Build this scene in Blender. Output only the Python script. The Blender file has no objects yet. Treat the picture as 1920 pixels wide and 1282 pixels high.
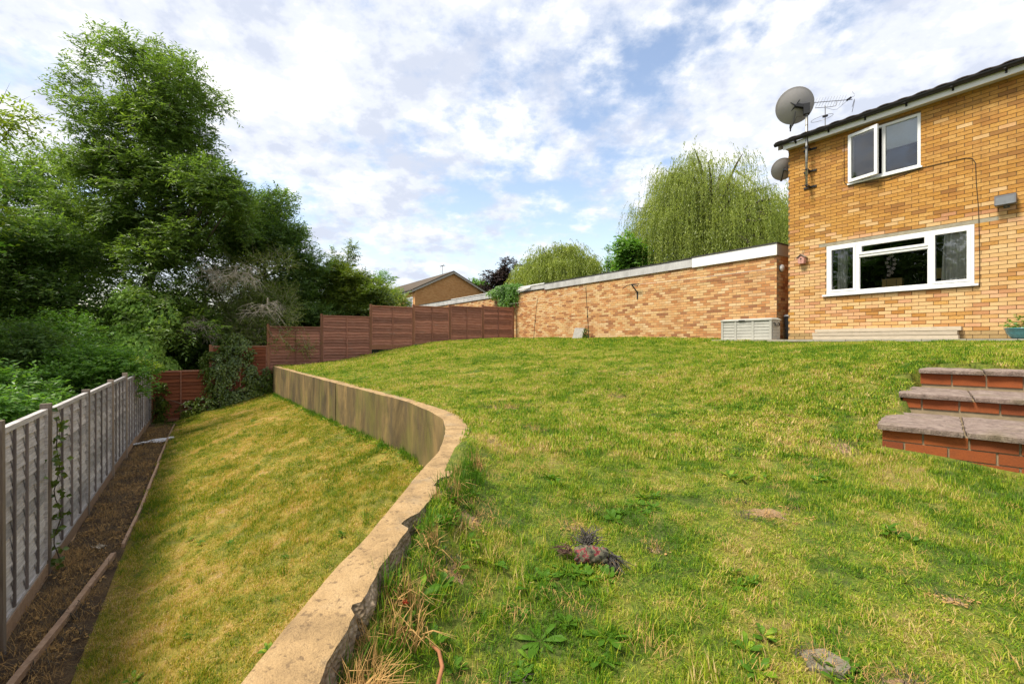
import bpy, math, random
import numpy as np
from mathutils import Vector, Matrix

R = math.radians
sc = bpy.context.scene
C = sc.collection
random.seed(7)
rng = np.random.default_rng(11)

# ------------------------------------------------------------------ camera, sky, sun, exposure
cam_d = bpy.data.cameras.new('camera')
cam_d.lens = 16.0; cam_d.sensor_width = 36.0; cam_d.clip_start = 0.05; cam_d.clip_end = 2000
cam = bpy.data.objects.new('camera', cam_d); C.objects.link(cam)
cam.location = (0, 0, 0); cam.rotation_euler = (R(90), 0, 0)
sc.camera = cam

SUN_EL, SUN_VEC = R(57), Vector((-0.93, -0.36, 0)).normalized()      # sun stands to the left, slightly behind the camera
world = bpy.data.worlds.new('World'); sc.world = world; world.use_nodes = True
def build_world():
    nt = world.node_tree; nt.nodes.clear(); N = nt.nodes.new; L = nt.links.new
    out = N('ShaderNodeOutputWorld'); bg = N('ShaderNodeBackground'); bg.inputs['Strength'].default_value = 0.1
    sky = N('ShaderNodeTexSky'); sky.sky_type = 'NISHITA'; sky.sun_disc = False
    sky.sun_elevation = SUN_EL; sky.sun_rotation = math.atan2(SUN_VEC.x, SUN_VEC.y)
    sky.air_density = 1.2; sky.dust_density = 0.6; sky.ozone_density = 2.0
    tc = N('ShaderNodeTexCoord'); sep = N('ShaderNodeSeparateXYZ'); L(tc.outputs['Generated'], sep.inputs[0])
    def math_(op, a, b=None, clamp=False):
        m = N('ShaderNodeMath'); m.operation = op; m.use_clamp = clamp
        for i, v in enumerate((a, b)):
            if v is None: continue
            if isinstance(v, (int, float)): m.inputs[i].default_value = v
            else: L(v, m.inputs[i])
        return m.outputs[0]
    zc = math_('ADD', math_('MAXIMUM', sep.outputs[2], 0.0), 0.30)
    cx = math_('DIVIDE', sep.outputs[0], zc); cy = math_('DIVIDE', sep.outputs[1], zc)
    comb = N('ShaderNodeCombineXYZ'); L(cx, comb.inputs[0]); L(cy, comb.inputs[1]); comb.inputs[2].default_value = 3.3
    def noise(scale, detail, rough, off, dist=0.0):
        mp = N('ShaderNodeMapping'); mp.inputs['Location'].default_value = off; L(comb.outputs[0], mp.inputs[0])
        n = N('ShaderNodeTexNoise'); n.inputs['Scale'].default_value = scale; n.inputs['Detail'].default_value = detail
        n.inputs['Roughness'].default_value = rough; n.inputs['Distortion'].default_value = dist; L(mp.outputs[0], n.inputs['Vector']); return n.outputs['Fac']
    def ramp(fac, stops):
        r = N('ShaderNodeValToRGB'); L(fac, r.inputs[0]); r.color_ramp.interpolation = 'EASE'
        while len(r.color_ramp.elements) < len(stops): r.color_ramp.elements.new(0.5)
        for e, (p, c) in zip(r.color_ramp.elements, stops): e.position = p; e.color = c
        return r.outputs[0]
    big = noise(1.0, 3, 0.5, (4.1, 1.3, 0)); mid = noise(3.4, 9, 0.58, (0.7, 2.2, 0))
    fine = noise(11.0, 8, 0.6, (3.0, 0, 0))
    dens = math_('ADD', math_('ADD', math_('MULTIPLY', big, 0.42), math_('MULTIPLY', mid, 0.46)), math_('MULTIPLY', fine, 0.26))
    cover = ramp(dens, [(0.46, (0, 0, 0, 1)), (0.60, (1, 1, 1, 1))])
    shade_n = math_('ADD', math_('MULTIPLY', noise(4.2, 8, 0.58, (6.4, 3.1, 2.0)), 0.7), math_('MULTIPLY', noise(13.0, 7, 0.6, (1.4, 8.1, 1.0)), 0.35))
    shade = ramp(shade_n, [(0.43, (4.3, 4.65, 5.5, 1)), (0.52, (5.4, 5.65, 6.25, 1)), (0.60, (7.0, 7.0, 7.05, 1))])
    gain = N('ShaderNodeMix'); gain.data_type = 'RGBA'; gain.blend_type = 'MULTIPLY'; gain.inputs['Factor'].default_value = 1.0
    L(sky.outputs[0], gain.inputs['A']); gain.inputs['B'].default_value = (1.75, 1.5, 1.35, 1)
    mx = N('ShaderNodeMix'); mx.data_type = 'RGBA'; L(cover, mx.inputs['Factor']); L(gain.outputs['Result'], mx.inputs['A']); L(shade, mx.inputs['B'])
    L(mx.outputs['Result'], bg.inputs['Color']); L(bg.outputs[0], out.inputs[0])
build_world()
sun_d = bpy.data.lights.new('sun', 'SUN'); sun_d.energy = 3.9; sun_d.angle = R(15); sun_d.color = (1.0, 0.93, 0.80)
sun = bpy.data.objects.new('sun', sun_d); C.objects.link(sun)
sun_dir = Vector((SUN_VEC.x * math.cos(SUN_EL), SUN_VEC.y * math.cos(SUN_EL), math.sin(SUN_EL)))
sun.rotation_euler = (-sun_dir).to_track_quat('-Z', 'Y').to_euler(); sun.location = (-20, -8, 22)
vs = sc.view_settings; vs.view_transform = 'Standard'; vs.look = 'None'; vs.gamma = 1.0; vs.exposure = 0.78; vs.use_curve_mapping = False

# ------------------------------------------------------------------ garden axes: s runs away along the house front, t runs towards the house
AX, BX = np.array((-0.5583, 0.8296)), np.array((0.8296, 0.5583))
RZ = math.atan2(-0.8296, 0.5583)                 # local x = -s (to the right along the house front), local y = t
def W(s, t, z=0.0):
    p = AX * s + BX * t
    return Vector((p[0], p[1], z))
def st(x, y): return (AX[0] * x + AX[1] * y, BX[0] * x + BX[1] * y)
def in_view(p, m=1.0):
    return p[1] > 0.3 and abs(p[0] / p[1]) < 1.1255 * m and abs(p[2] / p[1]) < 0.7515 * m

# ------------------------------------------------------------------ materials
MATS = {}
class NT:
    def __init__(s, name):
        s.m = bpy.data.materials.new(name); s.m.use_nodes = True; s.nt = s.m.node_tree; s.nt.nodes.clear()
        s.out = s.nt.nodes.new('ShaderNodeOutputMaterial'); MATS[name] = s.m
    def n(s, t, **kw):
        x = s.nt.nodes.new(t)
        for k, v in kw.items(): setattr(x, k, v)
        return x
    def l(s, a, b): s.nt.links.new(a, b)
    def put(s, v, sock):
        if isinstance(v, (int, float)): sock.default_value = v
        elif isinstance(v, (tuple, list)): sock.default_value = tuple(v) + ((1,) if len(v) == 3 and sock.type == 'RGBA' else ())
        else: s.l(v, sock)
    def math(s, op, a, b=0.0, clamp=False):
        x = s.n('ShaderNodeMath', operation=op, use_clamp=clamp); s.put(a, x.inputs[0]); s.put(b, x.inputs[1]); return x.outputs[0]
    def pos(s): return s.n('ShaderNodeNewGeometry').outputs['Position']
    def obj(s): return s.n('ShaderNodeTexCoord').outputs['Object']
    def noise(s, vec, scale, detail=4, rough=0.55, dist=0.0, stretch=None):
        if stretch:
            mp = s.n('ShaderNodeMapping'); mp.inputs['Scale'].default_value = stretch; s.l(vec, mp.inputs[0]); vec = mp.outputs[0]
        x = s.n('ShaderNodeTexNoise'); s.l(vec, x.inputs['Vector']); x.inputs['Scale'].default_value = scale
        x.inputs['Detail'].default_value = detail; x.inputs['Roughness'].default_value = rough; x.inputs['Distortion'].default_value = dist
        return x.outputs['Fac']
    def ramp(s, fac, stops, interp='LINEAR'):
        r = s.n('ShaderNodeValToRGB'); s.put(fac, r.inputs[0]); r.color_ramp.interpolation = interp
        while len(r.color_ramp.elements) < len(stops): r.color_ramp.elements.new(0.5)
        for e, (p, c) in zip(r.color_ramp.elements, stops): e.position = p; e.color = tuple(c) + (1,)
        return r.outputs[0]
    def step(s, fac, a, b): return s.ramp(fac, [(a, (0, 0, 0)), (b, (1, 1, 1))])
    def mix(s, f, a, b, mode='MIX'):
        x = s.n('ShaderNodeMix', data_type='RGBA', blend_type=mode); s.put(f, x.inputs['Factor']); s.put(a, x.inputs['A']); s.put(b, x.inputs['B']); return x.outputs['Result']
    def rnd(s):                        # one random number per piece: object random for single pieces, stored value in joined ones
        a = s.n('ShaderNodeAttribute', attribute_name='rnd').outputs['Fac']; o = s.n('ShaderNodeObjectInfo').outputs['Random']
        return s.math('FRACT', s.math('ADD', a, o))
    def bsdf(s, col, rough=0.8, bump=None, bstr=0.3, bdist=0.01, metal=0.0, spec=0.3, normal=None):
        b = s.n('ShaderNodeBsdfPrincipled'); s.put(col, b.inputs['Base Color']); s.put(rough, b.inputs['Roughness'])
        b.inputs['Metallic'].default_value = metal; b.inputs['Specular IOR Level'].default_value = spec
        if bump is not None:
            u = s.n('ShaderNodeBump'); u.inputs['Strength'].default_value = bstr; u.inputs['Distance'].default_value = bdist
            s.l(bump, u.inputs['Height']); s.l(u.outputs[0], b.inputs['Normal'])
        s.l(b.outputs[0], s.out.inputs[0]); return b

def brick_mat(name, stops, mott, mcol, mscale=14, wash=0.30):
    t = NT(name); p = t.pos(); r = t.rnd()
    c = t.ramp(r, stops)
    m = t.noise(p, mscale, 4, 0.6, 0.4, (1, 1, 1.8))
    c = t.mix(t.math('MULTIPLY', t.step(m, 0.5, 0.68), mott), c, mcol)
    big = t.noise(p, 0.9, 3, 0.5)
    c = t.mix(t.math('MULTIPLY', big, wash), c, (0.50, 0.33, 0.13))
    wth = t.noise(p, 1.5, 6, 0.65, 0.4, (1, 1, .35)); c = t.mix(t.math('MULTIPLY', t.step(wth, 0.48, 0.75), 0.5), c, tuple(v * 0.8 for v in mcol))
    g = t.noise(p, 160, 2, 0.6)
    c = t.mix(0.28, c, t.ramp(g, [(0.3, (0.28, 0.28, 0.28)), (0.7, (0.85, 0.85, 0.85))]), 'OVERLAY')
    t.bsdf(c, 0.9, g, 0.5, 0.003)
brick_mat('brick_buff', [(0, (0.56, 0.35, 0.16)), (0.30, (0.60, 0.40, 0.20)), (0.55, (0.50, 0.28, 0.10)), (0.72, (0.58, 0.33, 0.19)), (0.85, (0.42, 0.19, 0.10)), (1, (0.36, 0.16, 0.035))], 0.22, (0.40, 0.17, 0.04), 30)
brick_mat('brick_gold', [(0, (0.47, 0.235, 0.045)), (0.30, (0.42, 0.19, 0.03)), (0.5, (0.53, 0.29, 0.08)), (0.68, (0.33, 0.13, 0.022)), (0.82, (0.46, 0.22, 0.04)), (0.93, (0.22, 0.085, 0.02)), (1, (0.38, 0.16, 0.03))], 0.75, (0.25, 0.095, 0.018), 24)
brick_mat('brick_garage', [(0, (0.58, 0.40, 0.20)), (0.30, (0.56, 0.30, 0.12)), (0.5, (0.64, 0.46, 0.26)), (0.62, (0.40, 0.17, 0.06)), (0.78, (0.55, 0.28, 0.12)), (0.9, (0.24, 0.10, 0.05)), (1, (0.45, 0.20, 0.08))], 0.35, (0.33, 0.14, 0.045), 26, 0.10)
brick_mat('brick_step', [(0, (0.235, 0.060, 0.016)), (0.5, (0.28, 0.075, 0.019)), (1, (0.18, 0.046, 0.016))], 0.35, (0.16, 0.05, 0.02), 20, 0.0)
brick_mat('brick_plinth', [(0, (0.30, 0.21, 0.10)), (0.5, (0.40, 0.26, 0.12)), (1, (0.26, 0.18, 0.08))], 0.4, (0.17, 0.14, 0.06))

def simple(name, col, rough=0.7, var=0.15, scale=8, metal=0.0, spec=0.3, bump=0.0, dark=0.5, stretch=None, bscale=60):
    t = NT(name); p = t.pos(); n = t.noise(p, scale, 5, 0.6, 0.2, stretch)
    c = t.mix(t.math('MULTIPLY', t.step(n, 0.35, 0.75), min(1, var * 2)), col, tuple(v * dark for v in col))
    t.bsdf(c, rough, t.noise(p, bscale, 3) if bump else None, bump, 0.004, metal, spec); return t.m
simple('mortar_house', (0.22, 0.15, 0.08), 0.95, 0.2, 20, bump=0.4)
simple('mortar_garage', (0.36, 0.26, 0.15), 0.95, 0.2, 12, bump=0.4)
simple('mortar_step', (0.30, 0.23, 0.14), 0.95, 0.3, 20, bump=0.4)
simple('upvc', (0.78, 0.78, 0.77), 0.35, 0.06, 3, spec=0.5, dark=0.8)
simple('fascia_white', (0.80, 0.79, 0.77), 0.45, 0.06, 3, dark=0.8)
simple('fascia_old', (0.50, 0.49, 0.48), 0.8, 0.4, 2.5, dark=0.45, stretch=(1, 1, .4))
simple('felt', (0.06, 0.055, 0.055), 0.9, 0.2, 6)
simple('gutter', (0.018, 0.017, 0.017), 0.45, 0.1, 6)
simple('roof_tile', (0.075, 0.058, 0.05), 0.9, 0.4, 6, bump=0.5)
simple('roof_far', (0.10, 0.075, 0.05), 0.95, 0.4, 1.2, bump=0.4, dark=0.6)
simple('soffit', (0.42, 0.38, 0.32), 0.7, 0.1, 4)
simple('lintel', (0.34, 0.30, 0.22), 0.95, 0.35, 9, bump=0.4)
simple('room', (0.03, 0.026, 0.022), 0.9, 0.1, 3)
simple('curtain', (0.90, 0.87, 0.80), 0.9, 0.1, 30)
simple('blind', (0.85, 0.87, 0.80), 0.9, 0.05, 30)
simple('cardboard', (0.72, 0.48, 0.20), 0.85, 0.1, 6)
simple('orange_ware', (0.60, 0.16, 0.05), 0.4, 0.05, 6)
simple('cream_ware', (0.60, 0.52, 0.40), 0.5, 0.1, 9)
simple('petal', (0.80, 0.66, 0.62), 0.7, 0.1, 40)
simple('dish_grey', (0.36, 0.34, 0.34), 0.55, 0.15, 9, dark=0.75)
simple('steel', (0.46, 0.45, 0.42), 0.45, 0.25, 14, metal=0.7)
simple('alu', (0.30, 0.29, 0.28), 0.45, 0.2, 14, metal=0.6)
simple('black_plastic', (0.02, 0.02, 0.022), 0.5, 0.1, 8)
simple('grey_plastic', (0.13, 0.13, 0.14), 0.5, 0.1, 8)
simple('lamp_glass', (0.16, 0.17, 0.18), 0.3, 0.2, 20, spec=0.6)
simple('cable', (0.035, 0.027, 0.02), 0.7, 0.1, 8)
simple('string', (0.72, 0.70, 0.64), 0.8, 0.1, 8)
simple('pink_paint', (0.52, 0.27, 0.22), 0.75, 0.2, 20)
simple('box_grey', (0.42, 0.41, 0.36), 0.7, 0.3, 5, dark=0.62, bump=0.2)
simple('pot_teal', (0.06, 0.24, 0.27), 0.2, 0.35, 12, spec=0.6, dark=0.45)
simple('soil', (0.10, 0.065, 0.035), 0.95, 0.4, 6, bump=1.0, bscale=30)
simple('patio_slab', (0.36, 0.33, 0.27), 0.9, 0.35, 7, bump=0.4, dark=0.6)
simple('paving_grey', (0.34, 0.32, 0.29), 0.9, 0.3, 9, bump=0.5, dark=0.65)
simple('stone_dull', (0.21, 0.18, 0.13), 0.95, 0.4, 25, bump=0.5, dark=0.5)
simple('bark', (0.085, 0.07, 0.05), 0.95, 0.4, 9, bump=0.8, stretch=(1, 1, .2))
simple('bark_dead', (0.55, 0.47, 0.37), 0.9, 0.3, 12)
simple('straw', (0.46, 0.27, 0.09), 0.85, 0.4, 30, dark=0.55)
simple('root', (0.34, 0.14, 0.06), 0.7, 0.3, 30)
simple('white_sheet', (0.75, 0.74, 0.73), 0.5, 0.1, 10)
simple('red_print', (0.6, 0.05, 0.03), 0.5, 0.1, 10)
simple('rope_red', (0.25, 0.05, 0.05), 0.9, 0.4, 60, bump=0.8, bscale=250)
simple('rope_grey', (0.15, 0.15, 0.11), 0.9, 0.4, 60, bump=0.8, bscale=250)
simple('rope_brown', (0.13, 0.07, 0.05), 0.9, 0.5, 60, bump=0.8, bscale=250)
t = NT('rope_mix'); p = t.pos(); n_ = t.noise(p, 38, 2, 0.5); r_ = t.ramp(n_, [(0.0, (0.03, 0.027, 0.022)), (0.38, (0.085, 0.08, 0.052)), (0.50, (0.15, 0.13, 0.08)), (0.57, (0.20, 0.04, 0.045)), (0.66, (0.06, 0.055, 0.04))], 'CONSTANT'); t.bsdf(r_, 0.95, t.noise(p, 400, 3), 0.9, 0.003)
simple('rope_tan', (0.26, 0.23, 0.15), 0.9, 0.4, 60, bump=0.8, bscale=250)
simple('rope_fray', (0.085, 0.075, 0.065), 0.9, 0.4, 60)
simple('shutter', (0.62, 0.62, 0.62), 0.6, 0.1, 4)

def wood(name, cols, grain=(1, 1, 14), peel=None, rough=0.85):
    t = NT(name); o = t.pos(); r = t.rnd()
    g = t.noise(o, 5, 6, 0.65, 0.6, grain)
    c = t.ramp(g, [(0.25, cols[0]), (0.5, cols[1]), (0.75, cols[2])])
    c = t.mix(0.55, c, t.ramp(r, [(0, (0.22, 0.22, 0.22)), (1, (0.78, 0.76, 0.74))]), 'OVERLAY')
    if peel:
        pn = t.noise(o, 3.2, 6, 0.7, 0.5, (1, 1, 5)); c = t.mix(t.math('MULTIPLY', t.step(pn, 0.60, 0.68), peel[0]), c, peel[1])
    t.bsdf(c, rough, g, 0.5, 0.004)
wood('wood_grey', [(0.20, 0.185, 0.18), (0.40, 0.375, 0.365), (0.58, 0.55, 0.54)])
wood('wood_batten', [(0.11, 0.095, 0.088), (0.17, 0.14, 0.13), (0.24, 0.20, 0.185)], (14, 14, 1))
wood('wood_post', [(0.17, 0.13, 0.095), (0.27, 0.21, 0.16), (0.34, 0.28, 0.22)], (14, 14, 1))
wood('wood_red', [(0.20, 0.085, 0.056), (0.33, 0.145, 0.092), (0.45, 0.235, 0.165)], peel=(0.6, (0.30, 0.23, 0.18)))
wood('wood_red_fresh', [(0.14, 0.045, 0.02), (0.22, 0.066, 0.028), (0.28, 0.095, 0.04)], peel=(0.35, (0.22, 0.15, 0.05)))
wood('wood_red_post', [(0.20, 0.085, 0.045), (0.30, 0.135, 0.075), (0.38, 0.20, 0.12)], (14, 14, 1))
wood('wood_edge', [(0.25, 0.15, 0.09), (0.36, 0.23, 0.14), (0.44, 0.30, 0.20)], (4, 4, 4))
wood('wood_plank', [(0.32, 0.28, 0.21), (0.43, 0.37, 0.28), (0.50, 0.43, 0.34)], (2, 2, 12))

def concrete():
    t = NT('concrete_top'); p = t.pos(); n = t.noise(p, 7, 6, 0.6, 0.2); pit = t.noise(p, 45, 4, 0.6); g = t.noise(p, 220, 2)
    c = t.ramp(n, [(0.3, (0.21, 0.138, 0.066)), (0.5, (0.345, 0.225, 0.105)), (0.75, (0.42, 0.285, 0.145))])
    c = t.mix(t.math('MULTIPLY', t.step(pit, 0.56, 0.66), 0.75), c, (0.13, 0.085, 0.045))
    c = t.mix(t.math('MULTIPLY', t.step(t.noise(p, 3.1, 5, 0.6), 0.58, 0.72), 0.5), c, (0.27, 0.24, 0.18))
    c = t.mix(0.3, c, t.ramp(g, [(0.3, (0.3, 0.3, 0.3)), (0.7, (0.75, 0.75, 0.75))]), 'OVERLAY')
    h = t.math('ADD', t.math('MULTIPLY', pit, -1.0), t.math('MULTIPLY', g, 0.4)); t.bsdf(c, 0.95, h, 0.9, 0.008)
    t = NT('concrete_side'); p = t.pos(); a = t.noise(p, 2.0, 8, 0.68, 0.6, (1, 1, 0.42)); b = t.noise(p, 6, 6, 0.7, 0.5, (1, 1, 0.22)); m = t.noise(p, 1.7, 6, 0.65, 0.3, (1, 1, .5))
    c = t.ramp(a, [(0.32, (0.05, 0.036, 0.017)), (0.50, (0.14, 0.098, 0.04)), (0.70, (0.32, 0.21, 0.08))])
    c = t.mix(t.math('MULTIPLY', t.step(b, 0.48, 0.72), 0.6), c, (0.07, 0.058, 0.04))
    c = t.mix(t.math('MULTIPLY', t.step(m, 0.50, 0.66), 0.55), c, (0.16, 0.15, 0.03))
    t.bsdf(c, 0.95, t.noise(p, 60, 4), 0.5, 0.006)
    t = NT('concrete_broken'); p = t.pos(); v = t.n('ShaderNodeTexVoronoi'); v.inputs['Scale'].default_value = 70; t.l(p, v.inputs['Vector']); n = t.noise(p, 14, 5, 0.65)
    c = t.mix(t.math('MULTIPLY', t.step(n, 0.4, 0.65), 0.85), t.ramp(v.outputs['Distance'], [(0, (0.46, 0.36, 0.24)), (0.6, (0.27, 0.20, 0.13))]), (0.17, 0.12, 0.07))
    t.bsdf(c, 0.95, v.outputs['Distance'], 1.0, 0.012)
concrete()
def stone():
    t = NT('step_slab'); p = t.pos(); a = t.noise(p, 11, 8, 0.7, 0.8, (1.5, 1.5, 1)); w = t.noise(p, 26, 6, 0.7, 1.2, (1, 3, 1)); b = t.noise(p, 150, 3)
    c = t.ramp(a, [(0.3, (0.13, 0.095, 0.075)), (0.5, (0.27, 0.20, 0.165)), (0.7, (0.37, 0.29, 0.235))])
    c = t.mix(t.math('MULTIPLY', t.step(w, 0.55, 0.66), 0.7), c, (0.13, 0.10, 0.085))
    c = t.mix(t.math('MULTIPLY', t.step(t.noise(p, 4, 5), 0.55, 0.75), 0.45), c, (0.16, 0.14, 0.05))
    t.bsdf(c, 0.95, t.math('ADD', a, t.math('MULTIPLY', w, 0.8)), 0.9, 0.02)
stone()
def glass():
    t = NT('glass'); tr = t.n('ShaderNodeBsdfTransparent'); tr.inputs[0].default_value = (0.96, 0.98, 0.97, 1); gl = t.n('ShaderNodeBsdfGlossy'); gl.inputs['Roughness'].default_value = 0.01
    fr = t.n('ShaderNodeFresnel'); fr.inputs['IOR'].default_value = 2.2
    bu = t.n('ShaderNodeBump'); bu.inputs['Strength'].default_value = 0.08; bu.inputs['Distance'].default_value = 0.02; t.l(t.noise(t.pos(), 2.2, 2), bu.inputs['Height']); t.l(bu.outputs[0], gl.inputs['Normal'])
    mx = t.n('ShaderNodeMixShader'); t.l(fr.outputs[0], mx.inputs[0]); t.l(tr.outputs[0], mx.inputs[1]); t.l(gl.outputs[0], mx.inputs[2]); t.l(mx.outputs[0], t.out.inputs[0])
glass()
def leaf_mat(name, cols, trans=0.45, gloss=0.4, tcol=1.5):
    t = NT(name); p = t.pos(); r = t.n('ShaderNodeAttribute', attribute_name='rnd').outputs['Fac']; n = t.noise(p, 0.7, 4, 0.6)
    f = t.math('ADD', t.math('MULTIPLY', r, 0.55), t.math('MULTIPLY', t.math('SUBTRACT', n, 0.25), 0.9), True)
    c = t.ramp(f, [(0.0, cols[0]), (0.5, cols[1]), (1.0, cols[2])])
    b = t.bsdf(c, gloss, spec=0.45); tl = t.n('ShaderNodeBsdfTranslucent')
    t.l(t.mix(1.0, c, (tcol, tcol * 1.02, tcol * 0.5), 'MULTIPLY'), tl.inputs[0])
    mx = t.n('ShaderNodeMixShader'); mx.inputs[0].default_value = trans; t.l(b.outputs[0], mx.inputs[1]); t.l(tl.outputs[0], mx.inputs[2]); t.l(mx.outputs[0], t.out.inputs[0])
leaf_mat('leaf_ash', [(0.0631, 0.1124, 0.0224), (0.1290, 0.2134, 0.0405), (0.2440, 0.3256, 0.0629)])
leaf_mat('leaf_dark', [(0.0497, 0.0968, 0.0242), (0.1079, 0.1901, 0.0414), (0.2488, 0.3456, 0.0622)])
leaf_mat('leaf_scrub', [(0.0927, 0.1454, 0.0370), (0.1984, 0.2643, 0.0581), (0.3964, 0.4228, 0.0927)])
leaf_mat('leaf_conifer', [(0.0625, 0.1187, 0.0150), (0.1438, 0.2063, 0.0225), (0.3375, 0.3750, 0.0375)])
leaf_mat('leaf_bright', [(0.0620, 0.1518, 0.0221), (0.1174, 0.2484, 0.0331), (0.2208, 0.3726, 0.0552)])
leaf_mat('leaf_lime', [(0.13, 0.20, 0.02), (0.23, 0.31, 0.03), (0.34, 0.39, 0.05)])
leaf_mat('leaf_ivy', [(0.0382, 0.0681, 0.0100), (0.0819, 0.1301, 0.0160), (0.2048, 0.2503, 0.0350)], 0.15, 0.3)
leaf_mat('leaf_ivy_sunlit', [(0.1341, 0.2701, 0.0390), (0.2981, 0.4979, 0.0733), (0.5962, 0.8252, 0.1464)], 0.2, 0.35)  # sunlight on the ivy column is put into these paler leaf colours
leaf_mat('leaf_willow', [(0.1310, 0.1811, 0.0274), (0.2752, 0.3354, 0.0547), (0.4717, 0.5098, 0.1094)], 0.4)
leaf_mat('leaf_copper', [(0.030, 0.018, 0.017), (0.055, 0.033, 0.032), (0.10, 0.065, 0.06)], 0.2)
leaf_mat('leaf_tree', [(0.0592, 0.1352, 0.0237), (0.1183, 0.2535, 0.0372), (0.2366, 0.3887, 0.0676)])

def grass_cols(t, dry):
    p = t.pos(); big = t.noise(p, 0.55, 4, 0.6); mid = t.noise(p, 2.6, 5, 0.65, 0.3); sm = t.noise(p, 11, 3, 0.6)
    f = t.math('ADD', t.math('ADD', t.math('MULTIPLY', big, 0.55), t.math('MULTIPLY', mid, 0.95)), t.math('MULTIPLY', sm, 0.50))
    sp = t.n('ShaderNodeSeparateXYZ'); t.l(p, sp.inputs[0])      # the turf is lusher towards the house and garages
    lush = t.math('MULTIPLY', t.math('SUBTRACT', t.math('ADD', t.math('MULTIPLY', sp.outputs[0], 0.83), t.math('MULTIPLY', sp.outputs[1], 0.558)), 5.0), 0.022, False)
    if dry < -.04:
        for nx, ny, c_ in ((.877, -.48, -9.59), (.2, -.98, -13.71)):
            d_ = t.math('ABSOLUTE', t.math('SUBTRACT', t.math('ADD', t.math('MULTIPLY', sp.outputs[0], nx), t.math('MULTIPLY', sp.outputs[1], ny)), c_))
            f = t.math('ADD', f, t.math('MULTIPLY', t.math('MAXIMUM', t.math('SUBTRACT', 1.0, t.math('MULTIPLY', d_, 6.0)), 0.0), 0.22))
    lush = t.math('MINIMUM', t.math('MAXIMUM', lush, 0.0), 0.15)
    f = t.math('ADD', t.math('MULTIPLY', t.math('SUBTRACT', f, 1.0), 1.5), 0.72)
    return p, t.math('ADD', t.math('SUBTRACT', f, lush), dry)
def grass_mat(name, dry, stops):
    t = NT(name); p, f = grass_cols(t, dry)
    r = t.n('ShaderNodeAttribute', attribute_name='rnd').outputs['Fac']; o = t.n('ShaderNodeObjectInfo').outputs['Random']
    f = t.math('ADD', f, t.math('ADD', t.math('MULTIPLY', t.math('SUBTRACT', r, 0.5), 0.60), t.math('MULTIPLY', t.math('SUBTRACT', o, 0.5), 0.30)))
    c = t.ramp(f, stops); b = t.bsdf(c, 0.6, spec=0.25); tl = t.n('ShaderNodeBsdfTranslucent'); t.l(t.mix(1.0, c, (1.3, 1.3, 0.7), 'MULTIPLY'), tl.inputs[0])
    mx = t.n('ShaderNodeMixShader'); mx.inputs[0].default_value = 0.35; t.l(b.outputs[0], mx.inputs[1]); t.l(tl.outputs[0], mx.inputs[2]); t.l(mx.outputs[0], t.out.inputs[0])
GUP = [(0.40, (0.07, 0.165, 0.007)), (0.58, (0.195, 0.315, 0.012)), (0.76, (0.365, 0.405, 0.028)), (0.91, (0.47, 0.39, 0.085)), (1.0, (0.56, 0.41, 0.18))]
GLO = [(0.38, (0.095, 0.180, 0.008)), (0.60, (0.25, 0.300, 0.014)), (0.78, (0.46, 0.375, 0.034)), (0.90, (0.56, 0.38, 0.085)), (1.0, (0.62, 0.45, 0.20))]
grass_mat('grass_upper', -0.02, GUP); grass_mat('grass_lower', -0.05, GLO)
grass_mat('grass_weed', -0.35, GUP)
def ground_mat(name, dry, stops, soilcol):
    t = NT(name); p, f = grass_cols(t, dry); c = t.ramp(f, stops)
    c = t.mix(0.62, c, soilcol); g = t.noise(p, 55, 4, 0.7)
    c = t.mix(0.6, c, t.ramp(g, [(0.3, (0.15, 0.15, 0.15)), (0.7, (0.8, 0.8, 0.8))]), 'OVERLAY')
    t.bsdf(c, 0.95, g, 1.0, 0.02)
ground_mat('lawn_upper', -0.02, GUP, (0.075, 0.055, 0.022)); ground_mat('lawn_lower', -0.05, GLO, (0.18, 0.115, 0.04))
def bed_mat():
    t = NT('bed_soil'); p = t.pos(); n = t.noise(p, 5, 6, 0.65, 0.3); g = t.noise(p, 60, 4, 0.7, 0.5)
    c = t.ramp(n, [(0.3, (0.055, 0.035, 0.020)), (0.55, (0.125, 0.078, 0.038)), (0.75, (0.20, 0.13, 0.055))]); c = t.mix(0.5, c, t.ramp(g, [(0.3, (0.15, 0.15, 0.15)), (0.7, (0.8, 0.8, 0.8))]), 'OVERLAY')
    t.bsdf(c, 0.95, g, 1.0, 0.02)
    t = NT('bare_earth'); p = t.pos(); g = t.noise(p, 60, 4, 0.7, 0.5); c = t.ramp(g, [(0.3, (0.24, 0.14, 0.07)), (0.7, (0.46, 0.31, 0.18))]); t.bsdf(c, 0.95, g, 1.0, 0.02)
    t = NT('terrain'); p = t.pos(); g = t.noise(p, 3, 6, 0.7); c = t.ramp(g, [(0.3, (0.022, 0.028, 0.010)), (0.7, (0.06, 0.075, 0.022))]); t.bsdf(c, 0.95, g, 0.8, 0.05)
    t = NT('brick_far'); o = t.obj(); bt = t.n('ShaderNodeTexBrick'); t.l(o, bt.inputs[0]); bt.inputs['Scale'].default_value = 1.0
    bt.inputs['Brick Width'].default_value = 0.225; bt.inputs['Row Height'].default_value = 0.075; bt.inputs['Mortar Size'].default_value = 0.006
    bt.inputs['Color1'].default_value = (0.42, 0.19, 0.07, 1); bt.inputs['Color2'].default_value = (0.52, 0.27, 0.11, 1); bt.inputs['Mortar'].default_value = (0.36, 0.26, 0.16, 1)
    n = t.noise(t.pos(), 2.2, 5, 0.6); c = t.mix(t.math('MULTIPLY', n, 0.5), bt.outputs[0], (0.33, 0.14, 0.05)); t.bsdf(c, 0.95)
bed_mat()

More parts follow.
